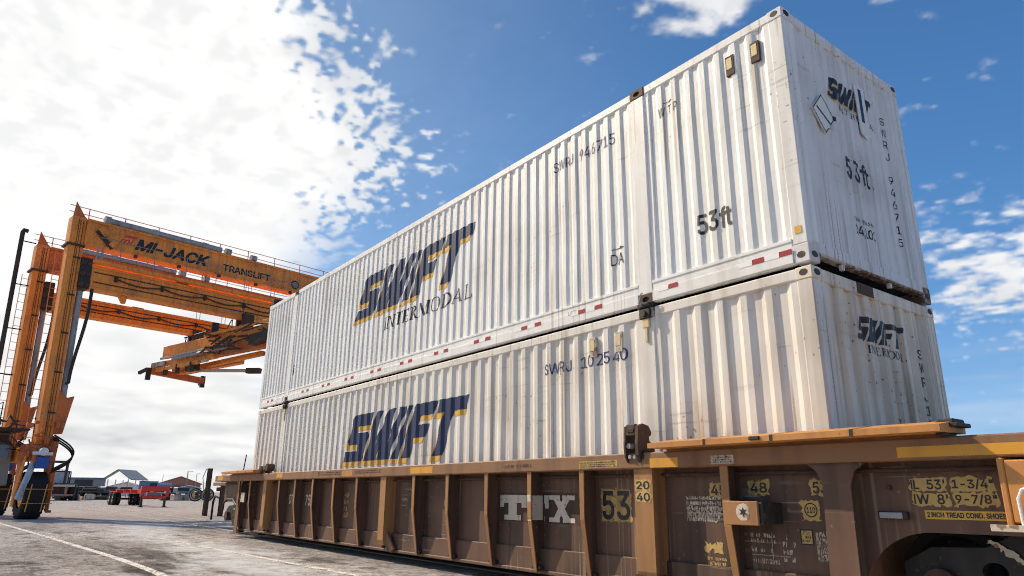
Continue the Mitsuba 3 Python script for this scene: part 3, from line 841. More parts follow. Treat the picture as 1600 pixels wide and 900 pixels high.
# corner locks standing on the chord at the lifting posts
def corner_lock(x, sc, worn):
    m = MB()
    side = Polygon([(-0.31, 1.47), (-0.24, 1.43), (-0.12, 1.46), (-0.08, 1.60), (-0.10, 1.67), (-0.16, 1.69), (-0.17, 1.74), (-0.13, 1.76), (-0.13, 1.80), (-0.17, 1.86), (-0.26, 1.88), (-0.335, 1.85), (-0.345, 1.74), (-0.355, 1.66), (-0.345, 1.54)])
    pl = lambda a, t, d: np.stack([x + d, a, t], 1)
    m.prism(side, pl, 0.045, 0.085).prism(side, pl, -0.125, -0.100)
    m.box(x - 0.10, x + 0.045, -0.34, -0.29, 1.745, 1.875, 0.012).box(x - 0.10, x + 0.045, -0.30, -0.17, 1.84, 1.87, 0.01)
    m.box(x - 0.12, x + 0.08, -0.30, -0.12, 1.45, 1.50, 0.01)
    k = part(car, 'corner_lock', m, 'dark_rust', 'rusty pivoting corner lock standing above the chord')
    part(k, 'slot', MB().box(x - 0.075, x + 0.02, -0.347, -0.338, 1.785, 1.825, 0.002), 'black_steel')
    part(k, 'pin', MB().cyl((x - 0.07, -0.335, 1.64), (x - 0.07, -0.27, 1.64), 0.030, 12), 'grey_steel')
    part(k, 'pin', MB().cyl((x - 0.06, -0.335, 1.525), (x - 0.06, -0.27, 1.525), 0.022, 12).cyl((x + 0.01, -0.335, 1.52), (x + 0.01, -0.27, 1.52), 0.02, 12), 'grey_steel')
    part(k, 'roller', MB().cyl((x + 0.085, -0.24, 1.53), (x + 0.12, -0.24, 1.53), 0.07, 16), 'black_steel')


corner_lock(-2.08, 1, True)
m = MB()
m.beam((-14.75, -0.20, 1.60), (-14.05, -0.26, 1.71), 0.16, 0.10).cyl((-14.02, -0.16, 1.70), (-14.02, -0.34, 1.70), 0.085, 14).cyl((-14.45, -0.16, 1.64), (-14.45, -0.34, 1.64), 0.10, 14).box(-14.7, -14.2, -0.30, -0.12, 1.555, 1.62, 0.01)
part(car, 'corner_lock', m, 'dark_rust', 'rusty pivoting corner lock folded down on the far chord')

# end deck beyond the wells
for s in (1, -1):
    X = lambda x: x if s > 0 else 2 * CEN - x
    m = MB().box(X(0.12), X(3.6), 0.0, W, 1.30, 1.40, 0.01).box(X(0.08), X(0.16), 0.0, W, 0.2, 1.40, 0.006)
    m.box(X(2.3), X(4.6), TRK - 0.35, TRK + 0.35, 0.78, 1.30, 0.02)
    m.box(X(4.4), X(5.2), TRK - 0.14, TRK + 0.14, 0.72, 0.95, 0.02)
    part(car, 'end_deck', m, 'car_paint')
part(car, 'well_floor', MB().box(-16.2, 0.1, 0.0, W, 0.22, 0.30, 0.01), 'dark_rust')

# bogies
def bogie(cx):
    b = part(car, 'bogie', MB().box(cx - 0.30, cx + 0.30, 0.15, W - 0.15, 0.42, 0.68, 0.03), 'black_steel', 'black cast steel bogie under the end of the car')
    for s, yc in ((-1, TRK - 0.99), (1, TRK + 0.99)):
        fr = Polygon([(-1.16, 0.36), (-1.16, 0.60), (-0.95, 0.72), (-0.55, 0.74), (-0.35, 0.84), (0.35, 0.84), (0.55, 0.74), (0.95, 0.72), (1.16, 0.60), (1.16, 0.36), (0.98, 0.36), (0.90, 0.50), (0.62, 0.42), (0.40, 0.22), (-0.40, 0.22), (-0.62, 0.42), (-0.90, 0.50), (-0.98, 0.36)])
        fr = fr.difference(affinity.scale(shapely.Point(-0.52, 0.585).buffer(0.09, 12), 1.2, 1)).difference(affinity.scale(shapely.Point(0.52, 0.585).buffer(0.09, 12), 1.2, 1)).difference(sbox(-0.27, 0.36, 0.27, 0.70))
        pl = lambda a, t, d: np.stack([cx + a, d, t], 1)
        part(b, 'side_frame', MB().prism(fr.buffer(0.02, 4), pl, yc - 0.07, yc + 0.07), 'black_steel')
        m = MB()
        for q in (-0.18, 0.0, 0.18):
            m.revolve([(0, 0.0), (0, 0.06), (0.30, 0.06), (0.30, 0.0)], (cx + q, yc, 0.38), (0, 0, 1), 12)
            for zz in np.arange(0.40, 0.68, 0.05):
                m.revolve([(0, 0.06), (0.012, 0.078), (0.024, 0.06)], (cx + q, yc, zz), (0, 0, 1), 12)
        part(b, 'spring_nest', m, 'dark_rust')
        for q in (-0.89, 0.89):
            m = MB().cyl((cx + q, yc - 0.16, 0.46), (cx + q, yc + 0.1, 0.46), 0.13, 18)
            part(b, 'bearing', m, 'dark_rust')
    for q in (-0.89, 0.89):
        for s in (-1, 1):
            m = MB()
            y = TRK + s * 0.7175
            prof = [(-0.07, 0.10), (-0.07, 0.20), (-0.03, 0.33), (-0.055, 0.36), (-0.055, 0.435), (0.05, 0.445), (0.055, 0.47), (0.085, 0.47), (0.085, 0.36), (0.03, 0.33), (0.05, 0.16), (0.05, 0.10)]
            m.revolve([(a * -1, r) for a, r in prof] if s > 0 else prof, (cx + q, y, 0.462), (0, 1, 0), 40)
            part(b, 'wheel', m, 'grey_steel' if s > 0 else 'black_steel')
        part(b, 'axle', MB().cyl((cx + q, TRK - 0.95, 0.462), (cx + q, TRK + 0.95, 0.462), 0.075, 14), 'black_steel')


bogie(1.55)
part(car, 'scuff', MB().flat(ragged(0, 0.34, 0, 0.035, 5, 0.016), lambda a, t, d: np.stack([1.02 + a * 0.8 + t * 0.6, d, 0.80 - a * 0.55 + t], 1), TRK - 0.99 - 0.092), 'stencil_white')
bogie(2 * CEN - 1.55)

# things fixed to the near side
m = MB().box(-0.89, -0.52, -0.37, -0.06, 0.88, 1.07, 0.01)  # body blackened so the shade on its side is in the colour
bx = part(car, 'equipment_box', m, 'black_steel', 'box with sides painted black as shade, orange-brown front plate and a round white seal')
part(bx, 'front_plate', MB().box(-0.91, -0.55, -0.40, -0.372, 0.87, 1.08, 0.006), 'rib_paint')
seal = shapely.Point(-0.70, 0.985).buffer(0.072, 24)
part(bx, 'seal', MB().flat(ragged(-0.775, -0.635, 0.905, 1.06, 8, 0.01).intersection(seal.buffer(0.004)), front, -0.402), 'stencil_white')
star = Polygon([(-0.70 + r * math.cos(a), 0.985 + r * math.sin(a)) for a, r in [(k * math.pi / 6, 0.046 if k % 2 else 0.020) for k in range(12)]])
part(bx, 'seal_star', MB().flat(star, front, -0.404), 'ink_black')
m = MB().box(0.37, 0.60, -0.105, -0.057, 0.955, 1.015, 0.006)
rp = part(car, 'reader_tag', m, 'black_steel')
part(rp, 'tag_face', MB().box(0.385, 0.565, -0.112, -0.105, 0.962, 1.008, 0.004), 'grey_steel')
m = MB().box(1.36, 1.40, -0.34, -0.06, 0.93, 1.395, 0.008).box(1.40, 2.28, -0.335, -0.30, 0.96, 1.38, 0.01).box(1.30, 2.28, -0.40, -0.06, 0.91, 0.945, 0.008)
bo = part(car, 'jacking_pad', m, 'guide_paint', 'boxed jacking bracket with a white loop handle')
part(bo, 'handle', MB().tube([(1.46, -0.345, 0.95), (1.46, -0.36, 1.12), (1.49, -0.36, 1.18), (1.56, -0.36, 1.20), (1.75, -0.36, 1.20), (1.78, -0.345, 0.95)], 0.011, 8), 'tape_white')
part(bo, 'lip', MB().box(1.28, 2.28, -0.41, -0.40, 0.905, 0.95, 0.003), 'stencil_white')
part(car, 'side_button', MB().cyl((0.47, YS, 1.20), (0.47, YS - 0.03, 1.20), 0.022, 10), 'dark_rust')

# painted markings on the car
YD = YS - 0.002


def stencil(poly, material, depth=YD, name='letter', holder=car):
    pieces = geoms(poly)
    if name == 'letter' and len(pieces) > 14:
        part(holder, 'small_print', MB().flat(poly, front, depth), material, stuff=True)
        return
    for g in letters(poly) if name == 'letter' else [poly]:
        part(holder, name, MB().flat(g, front, depth), material)


def stencil_patch(txt, x0, x1, z0, z1, seed, depth=YD, pad=0.02, bold=True, holder=car):
    t = fit(text_poly(txt, 1, bold), x0, x1, z0, z1)
    stencil(ragged(x0 - pad, x1 + pad, z0 - pad, z1 + pad, seed, 0.016), 'stencil_yellow', depth, 'marking_patch', holder)
    stencil(t, 'ink_black', depth - 0.002, 'letter', holder)


tee, ex = slab_ttx()
rib_face = lambda a, t, d: np.stack([a, -np.interp(t, [0.20, 0.85, 1.40], [0.16, 0.262, 0.265]) - 0.014 + d, t], 1)
stencil(ragged(-4.89, -3.24, 0.77, 1.14, 50, 0.01), 'dark_rust', YD, 'marking_patch')
stencil(fit(tee, -4.89, -4.31, 0.79, 1.115), 'stencil_white', YD - 0.002)
t2 = fit(tee, -4.30, -3.84, 0.79, 1.115)
stencil(t2.difference(sbox(-4.1, 0, -3.93, 2)), 'stencil_white', YD - 0.002)
part(car, 'letter', MB().flat(sbox(-4.006, 0.80, -3.936, 1.12), rib_face, -0.002), 'stencil_white')
rib_side = lambda a, t, d: np.stack([np.full(len(a), -3.97 + 0.0155), a, t], 1)
part(car, 'letter', MB().flat(sbox(-0.255, 0.81, -0.062, 1.11), rib_side, 0.0), 'stencil_white')
stencil(fit(ex, -3.83, -3.34, 0.79, 1.115), 'stencil_white', YD - 0.003)
stencil_patch('53', -2.86, -2.42, 0.85, 1.17, 51)
stencil_patch('20', -2.12, -1.93, 1.185, 1.27, 52, -0.267, 0.016)
stencil_patch('40', -2.12, -1.93, 1.065, 1.15, 53, -0.267, 0.016)
stencil_patch('45', -1.30, -1.12, 1.13, 1.23, 54)
stencil_patch('48', -0.84, -0.66, 1.155, 1.25, 55)
stencil_patch('53', -0.20, -0.06, 1.15, 1.25, 56)
stencil_patch("IL  53'", 0.64, 0.89, 1.185, 1.26, 57, pad=0.012)
stencil_patch('1-3/4"', 0.94, 1.22, 1.185, 1.26, 58, pad=0.012)
stencil_patch("IW  8'", 0.65, 0.90, 1.075, 1.15, 59, pad=0.012)
stencil_patch('9-7/8"', 0.95, 1.23, 1.075, 1.15, 60, pad=0.012)
stencil(sbox(0.715, 0.965, 1.285, 1.03), 'gold', YD, 'marking_patch')
for g in letters(fit(text_poly('2 INCH TREAD COND. SHOES', 1, True).buffer(0.02), 0.73, 1.27, 0.978, 1.017)):
    stencil(g, 'ink_black', YD - 0.002)
for k in range(5):
    stencil(scribble(-1.62, -1.18, 0.87 + 0.052 * k, 0.92 + 0.052 * k, 1, 70 + k, 0.95), 'stencil_white')
stencil(ragged(-1.62, -1.18, 0.88, 1.11, 72, 0.02).intersection(scribble(-1.62, -1.18, 0.85, 1.13, 6, 76, 0.8)), 'stencil_white', YD - 0.001)
stencil(ragged(-1.43, -1.20, 0.60, 0.68, 77, 0.03), 'stencil_yellow', YD, 'marking_patch')
stencil(scribble(-1.36, -1.14, 0.47, 0.56, 2, 78, 0.9), 'stencil_yellow', -0.102)
stencil(scribble(-0.88, -0.62, 0.70, 0.80, 2, 79, 0.7), 'stencil_white')
stencil(scribble(-0.55, -0.42, 0.55, 0.80, 4, 80, 0.6), 'stencil_white')
stencil(sbox(-0.66, 0.56, -0.655, 0.80).union(sbox(-0.88, 0.60, -0.48, 0.605)), 'stencil_white')
stencil(scribble(-0.88, -0.66, 0.62, 0.68, 1, 81, 0.9).union(scribble(-0.87, -0.60, 0.52, 0.58, 1, 82, 0.9)), 'stencil_white')
ring = shapely.Point(-0.24, 1.01).buffer(0.062, 24)
stencil(ragged(-0.33, -0.16, 0.92, 1.09, 83, 0.02), 'stencil_yellow', YD, 'marking_patch')
stencil(ring.difference(ring.buffer(-0.010)).union(fit(text_poly('110', 1, True), -0.28, -0.20, 0.985, 1.035)), 'ink_black', YD - 0.002)
stencil(ragged(-0.36, -0.25, 0.72, 0.84, 84, 0.006), 'stencil_yellow', YD, 'marking_patch')
stencil(sbox(-0.365, 0.715, -0.245, 0.845).difference(sbox(-0.355, 0.725, -0.255, 0.835)).union(scribble(-0.35, -0.26, 0.735, 0.825, 3, 85)), 'ink_black', YD - 0.002)
stencil(scribble(-0.22, -0.03, 0.60, 0.84, 5, 86, 1.0).union(scribble(-0.22, -0.03, 0.58, 0.82, 5, 87, 1.0)), 'stencil_white')
stencil(scribble(-6.35, -6.05, 0.92, 1.03, 1, 88, 0.95).union(scribble(-6.36, -6.06, 0.93, 1.05, 1, 89, 0.95)), 'stencil_white')
stencil(fit(text_poly('DTTX', 1, True), -13.05, -12.55, 0.88, 1.08), 'stencil_white')
stencil(fit(text_poly('75330', 1, True), -12.08, -11.30, 0.85, 1.08), 'stencil_white')
stencil(scribble(-10.05, -9.85, 0.65, 1.15, 4, 90, 0.9), 'stencil_yellow')
# chord stickers
YC = -0.302
for x0, x1, z0, z1, mt in ((-1.88, -1.50, 1.405, 1.50, 'yellow_paint'), (-13.35, -12.95, 1.45, 1.545, 'yellow_paint'), (-7.05, -6.35, 1.43, 1.53, 'yellow_paint'), (-9.72, -9.25, 1.43, 1.53, 'guide_paint'), (0.68, 3.0, 1.42, 1.50, 'yellow_paint'), (-18.2, -17.7, 1.44, 1.54, 'yellow_paint')):
    stencil(sbox(x0, z0, x1, z1), mt, YC, 'reflective_strip')
for x0, x1, z0, z1, sd, bgm in ((-2.99, -2.36, 1.42, 1.50, 91, 'stencil_yellow'), (-1.09, -0.83, 1.42, 1.50, 92, 'stencil_white')):
    stencil(sbox(x0, z0, x1, z1), bgm, YC, 'notice_plate')
    stencil(scribble(x0 + .01, x1 - .01, z0 + .006, z1 - .006, 3, sd, 0.95), 'ink_black', YC - 0.002)
stencil(scribble(-9.15, -8.1, 1.46, 1.53, 2, 93, 0.9).union(scribble(-10.9, -9.8, 1.45, 1.53, 2, 94, 0.9)).union(scribble(-4.5, -3.9, 1.45, 1.51, 1, 95, 0.9)), 'dark_rust', YC)

# ------------------------------------------------------------------ rubber-tyred gantry crane
U, V = np.array([-0.17, 0.9855, 0]), np.array([-0.9855, -0.17, 0])
O = np.array([-32.0, -3.8, 0.0])
LEAN = -0.030


def P(a, b, c):
    return O + (a + LEAN * c) * U + b * V + np.array([0, 0, c])


def obox(m, a0, a1, b0, b1, c0, c1, ch=0.02):
    q = MB().box(a0, a1, b0, b1, c0, c1, ch)
    v = np.vstack(q.v)
    w = O + (v[:, :1] + LEAN * v[:, 2:3]) * U + v[:, 1:2] * V + v[:, 2:3] * np.array([0, 0, 1.0])
    return m.add(w, np.vstack(q.f)[:, [0, 2, 1]])


face = lambda b: (lambda s, t, d: O + (s + LEAN * t)[:, None] * U + (b - d)[:, None] * V + t[:, None] * np.array([0, 0, 1.0]))
cr = thing('gantry_crane', 'tall orange rubber-tyred gantry crane straddling the track beyond the containers', 'gantry crane')
SPAN, WB = 14.6, 5.6


def tyre(m, a, b, r, w):
    prof = [(-w / 2 + 0.02, r * 0.55), (-w / 2, r * 0.68), (-w / 2, r * 0.86), (-w / 2 + 0.06, r * 0.97), (-w * 0.25, r), (w * 0.25, r), (w / 2 - 0.06, r * 0.97), (w / 2, r * 0.86), (w / 2, r * 0.68), (w / 2 - 0.02, r * 0.55)]
    m.revolve(prof, O + a * U + b * V + np.array([0, 0, r]), U, 36)
    for k in range(26):
        t = k * 2 * math.pi / 26
        c0 = O + a * U + b * V + np.array([0, 0, r])
        for sg in (-1, 1):
            t2 = t + (math.pi / 26 if sg > 0 else 0)
            d0 = math.cos(t2) * V + math.sin(t2) * np.array([0, 0, 1.0])
            m.beam(c0 + d0 * (r - 0.02) + U * sg * 0.05, c0 + d0 * (r - 0.035) + U * sg * (w / 2 - 0.02), 0.09, 0.07, up=d0, ch=0.01)


for sa, a0 in ((1, 0.0), (-1, SPAN)):
    for bi, b in enumerate((0.0, WB)):
        A = lambda a: a0 + sa * a
        lg = MB()
        obox(lg, A(-0.16), A(0.42), b - 0.30, b + 0.38, 2.9, 12.95, 0.03)
        leg = part(cr, 'leg', lg, 'crane_orange')
        m = MB()
        pk = Polygon([(A(-0.16), 12.9), (A(0.42), 12.9), (A(0.30), 13.0), (A(-0.10), 13.60)])
        m.prism(pk, face(b), 0.29, 0.25)
        part(cr, 'leg_cap', m, 'crane_rust')
        for c in np.arange(4.2, 12.6, 1.7):
            m = MB()
            obox(m, A(0.08), A(0.36), b - 0.36, b - 0.30, c, c + 0.06, 0.01)
            part(cr, 'hose_clamp', m, 'black_steel')
        m = MB()
        for da in (0.10, 0.17, 0.28):
            m.tube([P(A(da), b - 0.33, c) for c in np.linspace(3.0, 12.8, 12)], 0.011, 6)
        part(cr, 'cable_run', m, 'dark_rust', stuff=True)
        # collar
        m = MB()
        obox(m, A(-0.26), A(0.48), b - 0.38, b + 0.45, 11.55, 11.65, 0.01)
        part(cr, 'leg_collar', m, 'dark_rust')
        # ladder and lift cylinder on the inner face
        m = MB().cyl(P(A(0.60), b - 0.10, 3.6), P(A(0.60), b - 0.10, 9.6), 0.13, 16)
        part(cr, 'lift_cylinder', m, 'grey_steel')
        m = MB()
        m.prism(Polygon([(A(0.40), 3.35), (A(0.74), 3.40), (A(0.98), 5.0), (A(0.72), 4.9), (A(0.40), 5.2)]), face(b), 0.30, 0.22)
        m.prism(Polygon([(A(0.40), 2.3), (A(0.62), 2.3), (A(0.66), 3.2), (A(0.40), 3.3)]), face(b), 0.34, 0.24)
        part(cr, 'leg_gusset', m, 'crane_rust')
        m = MB()
        for da in (-0.45, -0.17):
            m.tube([P(A(da), b + 0.30, 3.0), P(A(da), b + 0.30, 11.4)], 0.016, 6)
        for c in np.arange(3.2, 11.4, 0.4):
            m.tube([P(A(-0.45), b + 0.30, c), P(A(-0.17), b + 0.30, c)], 0.014, 5)
        part(cr, 'ladder', m, 'crane_orange')
        for c in np.arange(4.6, 11.4, 2.2):
            m = MB()
            obox(m, A(-0.165), A(0.425), b - 0.306, b + 0.386, c, c + 0.14, 0.004)
            part(leg, 'splice_band', m, 'crane_orange')
        # lift carriage with rollers
        m = MB()
        obox(m, A(0.42), A(0.86), b - 0.40, b + 0.40, 9.7, 11.1, 0.02)
        part(cr, 'lift_carriage', m, 'black_steel')
        for c in (9.85, 10.35, 10.85):
            m = MB().cyl(P(A(0.52), b - 0.50, c), P(A(0.52), b - 0.40, c), 0.11, 14).cyl(P(A(0.74), b - 0.46, c), P(A(0.74), b - 0.40, c), 0.08, 14)
            part(cr, 'roller', m, 'dark_rust')
        # fork and wheel
        m = MB()
        obox(m, A(-0.50), A(0.55), b - 0.55, b + 0.55, 2.25, 2.92, 0.03)
        obox(m, A(-0.55), A(-0.42), b - 0.30, b + 0.30, 0.85, 2.3, 0.02)
        obox(m, A(0.42), A(0.55), b - 0.30, b + 0.30, 0.85, 2.3, 0.02)
        part(cr, 'wheel_fork', m, 'crane_rust')
        m = MB()
        tyre(m, A(0.0), b, 0.92, 0.78)
        w = part(cr, 'wheel', m, 'rubber', 'large black rubber tyre')
        part(w, 'rim', MB().cyl(O + A(-0.30) * U + b * V + [0, 0, 0.92], O + A(0.30) * U + b * V + [0, 0, 0.92], 0.51, 24), 'crane_orange')
        m = MB()
        for q in (-0.22, 0.30):
            m.tube([P(A(q), b - 1.06, 1.35), P(A(q - 0.12), b - 1.10, 0.30)], 0.020, 6)
        for c in (0.62, 1.16):
            m.tube([P(A(-0.5), b - 1.08, c), P(A(0.55), b - 1.08, c)], 0.014, 6)
        m.tube([P(A(-0.5), b - 1.08, 1.3), P(A(-0.5), b - 0.2, 1.5)], 0.014, 6).tube([P(A(0.55), b - 1.08, 1.3), P(A(0.55), b - 0.2, 1.5)], 0.014, 6)
        part(cr, 'wheel_guard', m, 'yellow_paint')
        m = MB()
        obox(m, A(-0.16), A(0.30), b - 0.85, b - 0.55, 1.96, 2.42, 0.03)
        part(cr, 'drive_motor', m, 'blue_paint')
        m = MB()
        obox(m, A(-0.30), A(0.40), b - 0.80, b - 0.55, 2.48, 2.62, 0.02)
        m.cyl(P(A(0.05), b - 0.9, 2.62), P(A(0.05), b - 0.55, 2.62), 0.16, 14)
        part(cr, 'motor_cover', m, 'shed_white')
        m = MB()
        for q in (0.0, 0.07, 0.15):
            t = np.linspace(0, 1, 14)
            m.tube([P(A(0.35 + 0.75 * math.sin(x * math.pi) + 0.1 * x), b - 0.60 - q, 3.15 + q - 1.35 * x) for x in t], 0.032, 6)
        part(cr, 'hydraulic_hose', m, 'rubber')
        m = MB()
        t = np.linspace(0, 1, 16)
        m.tube([P(A(0.95 - 0.35 * math.sin(x * math.pi * 0.5) ** 3), b - 0.55, 9.7 - 4.2 * x) for x in t] + [P(A(0.5), b - 0.55, 5.45)], 0.07, 8)
        part(cr, 'cable_chain', m, 'black_steel')
    # sill between front and rear wheels, machinery
    m = MB()
    obox(m, a0 - 0.28, a0 + 0.28, 0.55, WB - 0.55, 2.3, 2.85, 0.03)
    part(cr, 'side_sill', m, 'crane_orange')
    m = MB()
    obox(m, a0 - sa * 1.3, a0 - sa * 0.42, 2.0, 4.6, 1.3, 2.9, 0.04)
    part(cr, 'engine_housing', m, 'shed_grey' if sa > 0 else 'crane_orange')
    m = MB()
    obox(m, a0 - sa * 1.55, a0 - sa * 0.9, 0.2, 1.0, 2.3, 2.9, 0.03)
    part(cr, 'control_box', m, 'trailer_slate')
    m = MB()
    obox(m, a0 - sa * 0.42, a0 - sa * 1.5, -0.3, 5.4, 3.45, 3.52, 0.01)
    for b in np.arange(-0.2, 5.5, 1.1):
        m.tube([P(a0 - sa * 1.48, b, 3.5), P(a0 - sa * 1.48, b, 4.5)], 0.02, 6)
    for c in (4.0, 4.5):
        m.tube([P(a0 - sa * 1.48, -0.25, c), P(a0 - sa * 1.48, 5.4, c)], 0.018, 6)
    part(cr, 'service_walkway', m, 'black_steel')

# clutter of pipes and cylinders at the foot of the visible legs
m = MB()
m.cyl(P(-0.75, -0.75, 0.5), P(-0.50, -0.60, 2.5), 0.055, 10)
part(cr, 'steering_cylinder', m, 'crane_orange')
m = MB().beam(P(-0.62, -0.95, 0.75), P(-0.15, -0.60, 2.35), 0.10, 0.26)
part(cr, 'step_plate', m, 'pale_blue')
m = MB().beam(P(0.62, -0.40, 1.9), P(0.55, -0.45, 0.30), 0.14, 0.16).box(-0.1, 0.1, -0.1, 0.1, 0, 0.1, 0.01, np.block([[np.eye(3), P(0.62, -0.45, 0.25)[:, None]], [np.zeros((1, 3)), np.ones((1, 1))]]))
part(cr, 'stop_arm', m, 'crane_rust')
m = MB()
for k in range(44):
    a, b, c = rng.uniform(-1.5, 0.4), rng.uniform(-0.5, 5.2), rng.uniform(2.4, 3.9)
    m.tube([P(a, b, c), P(a + rng.uniform(-.3, .3), b + rng.uniform(-.4, .4), c + rng.uniform(-.2, .5)), P(a + rng.uniform(-.5, .5), b + rng.uniform(-.4, .6), c + rng.uniform(-.6, .7))], rng.uniform(0.02, 0.05), 6)
part(cr, 'foot_piping', m, 'dark_rust', stuff=True)
m = MB()
for k in range(22):
    a, b, c = rng.uniform(-0.7, 0.45), rng.uniform(-0.75, -0.40), rng.uniform(2.2, 3.7)
    obox(m, a, a + rng.uniform(0.1, 0.3), b - 0.1, b + 0.1, c, c + rng.uniform(0.1, 0.35), 0.02)
part(cr, 'valve_block', m, 'crane_rust', stuff=True)

for k in range(7):
    a, b, c = -1.45 + 0.22 * (k % 3), 0.3 + 0.75 * k, 2.5 + 0.22 * (k % 4)
    m = MB()
    obox(m, a, a + 0.42, b, b + 0.5, c, c + 0.5 + 0.1 * (k % 2), 0.03)
    part(cr, 'machinery_box', m, ('black_steel', 'dark_rust', 'shed_grey')[k % 3])
# exhaust and cable pipe standing off the rear leg
m = MB().cyl(P(-0.80, WB, 1.8), P(-0.80, WB, 13.45), 0.10, 14)
m.tube([P(-0.80, WB, 13.45), P(-0.77, WB, 13.56), P(-0.58, WB, 13.54)], 0.10, 10)
tp = part(cr, 'stand_pipe', m, 'black_steel', 'dark vertical pipe beside the rear leg')
for c in np.arange(4.2, 13.5, 2.2):
    part(tp, 'bracket', MB().beam(P(-0.80, WB, c), P(-0.16, WB, c), 0.05, 0.05), 'black_steel')

# top beams with walkway rails, and the two lifting beams
for b, near in ((-0.05, True), (WB, False)):
    m = MB()
    obox(m, 0.42, SPAN - 0.42, b - 0.33, b + 0.33, 11.75, 12.90, 0.03)
    obox(m, 0.42, SPAN - 0.42, b - 0.42, b + 0.42, 12.78, 12.90, 0.02)
    obox(m, 0.42, SPAN - 0.42, b - 0.40, b + 0.40, 11.70, 11.80, 0.02)
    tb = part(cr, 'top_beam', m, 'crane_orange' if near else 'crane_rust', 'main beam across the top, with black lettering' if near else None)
    part(cr, 'beam_pipe', MB().cyl(P(1.2, b - 0.28, 13.06), P(6.6, b - 0.28, 13.06), 0.14, 14).cyl(P(1.1, b - 0.28, 13.06), P(1.35, b - 0.28, 13.06), 0.2, 14), 'grey_steel')
    for a in (3.2, 5.6, 6.8, 8.2):
        part(cr, 'pipe_saddle', MB().cyl(P(a, b - 0.28, 13.06), P(a + 0.3, b - 0.28, 13.06), 0.165, 12), 'grey_steel')
    m = MB()
    for a in np.arange(0.6, SPAN - 0.4, 1.55):
        m.tube([P(a, b + 0.35, 12.88), P(a, b + 0.35, 13.62)], 0.022, 6)
    for c in (13.3, 13.6):
        m.tube([P(-0.2, b + 0.35, c), P(SPAN, b + 0.35, c)], 0.018, 6)
    part(cr, 'handrail', m, 'crane_rust')
    m = MB()
    for a in np.arange(2.5, SPAN - 1, 2.0):
        obox(m, a, a + 0.14, b - 0.45, b - 0.30, 11.58, 11.72, 0.01)
    part(cr, 'beam_light_bracket', m, 'dark_rust', stuff=True)
    if near:
        pl = face(b - 0.33)
        for word in (fit(text_poly('MI-JACK', 1, True).buffer(0.035), 2.50, 6.05, 11.98, 12.56, 0.30), fit(text_poly('TRANSLIFT', 1, True).buffer(0.02), 6.75, 9.35, 12.00, 12.36)):
            for g in geoms(word):
                part(tb, 'letter', MB().flat(g, pl, 0.006), 'ink_black')
        part(tb, 'logo_mark', MB().flat(fit(text_poly('mi', 1, True), 1.80, 2.45, 12.12, 12.46, 0.35), pl, 0.006), 'logo_red')
        part(tb, 'logo_mark', MB().flat(fit(Polygon([(0, 0), (1, 0.1), (1.1, 0.5), (0.15, 0.4)]), 2.0, 2.6, 12.46, 12.62), pl, 0.006), 'logo_red')
        em = shapely.Point(10.85, 12.15).buffer(0.24, 24)
        part(tb, 'emblem', MB().prism(em, pl, 0.0, 0.02), 'ink_black')
        part(tb, 'emblem_disc', MB().flat(em.buffer(-0.07), pl, 0.024), 'shed_grey')
        m = MB().beam(P(0.95, b - 0.42, 12.62), P(1.25, b - 0.44, 12.30), 0.1, 0.30).beam(P(1.45, b - 0.42, 12.05), P(1.65, b - 0.44, 11.92), 0.1, 0.34)
        part(cr, 'flag_plate', m, 'crane_orange')
        part(cr, 'flag_arm', MB().beam(P(0.85, b - 0.40, 12.45), P(1.55, b - 0.40, 11.75), 0.05, 0.20), 'black_steel')
        m = MB()
        obox(m, 0.42, 0.75, b - 0.36, b + 0.36, 11.7, 12.9, 0.02)
        part(cr, 'beam_end', m, 'crane_orange')
    # lifting beam
    z0 = 9.78 if near else 9.72
    h = 1.0 if near else 0.85
    m = MB()
    obox(m, 0.86, SPAN - 0.86, b - 0.28, b + 0.28, z0, z0 + h, 0.03)
    obox(m, 0.86, SPAN - 0.86, b - 0.36, b + 0.36, z0 + h - 0.06, z0 + h + 0.04, 0.01)
    obox(m, 0.86, SPAN - 0.86, b - 0.34, b + 0.34, z0 - 0.03, z0 + 0.05, 0.01)
    lb = part(cr, 'lifting_beam', m, 'crane_orange')
    m = MB()
    for k in range(6):
        a1 = 1.9 + k * 2.05
        t = np.linspace(0, 1, 10)
        m.tube([P(a1 + 2.05 * x, b - 0.36, z0 + h * 0.62 - 0.15 * math.sin(x * math.pi)) for x in t], 0.036, 6)
    part(cr, 'festoon_cable', m, 'dark_rust')
    m = MB()
    for k in range(7):
        a1 = 1.9 + k * 2.05
        obox(m, a1 - 0.06, a1 + 0.06, b - 0.42, b - 0.28, z0 + h * 0.48, z0 + h * 0.74, 0.01)
    part(cr, 'festoon_hanger', m, 'black_steel', stuff=True)
    m = MB()
    for c in (0.30, 0.75):
        m.tube([P(1.0, b - 0.31, z0 + h * c), P(SPAN - 1, b - 0.31, z0 + h * c)], 0.025, 6)
    part(cr, 'beam_conduit', m, 'dark_rust')
    if near:
        m = MB()
        obox(m, 0.9, SPAN - 0.9, b - 0.50, b - 0.05, z0 + h + 0.14, z0 + h + 0.30, 0.01)
        part(cr, 'walkway_channel', m, 'crane_orange')
        m = MB()
        for a in np.arange(1.9, SPAN - 1.0, 1.5):
            m.tube([P(a, b - 0.48, z0 + h + 0.3), P(a, b - 0.48, z0 + h + 1.35)], 0.020, 6)
        m.tube([P(1.0, b - 0.48, z0 + h + 1.35), P(SPAN - 1, b - 0.48, z0 + h + 1.35)], 0.016, 6)
        part(cr, 'handrail', m, 'shed_grey')
        m = MB().prism(Polygon([(2.15, z0), (2.55, z0), (2.50, z0 - 0.36), (2.36, z0 - 0.36)]), face(b), 0.1, -0.1)
        part(cr, 'beam_lug', m, 'crane_orange')
        m = MB()
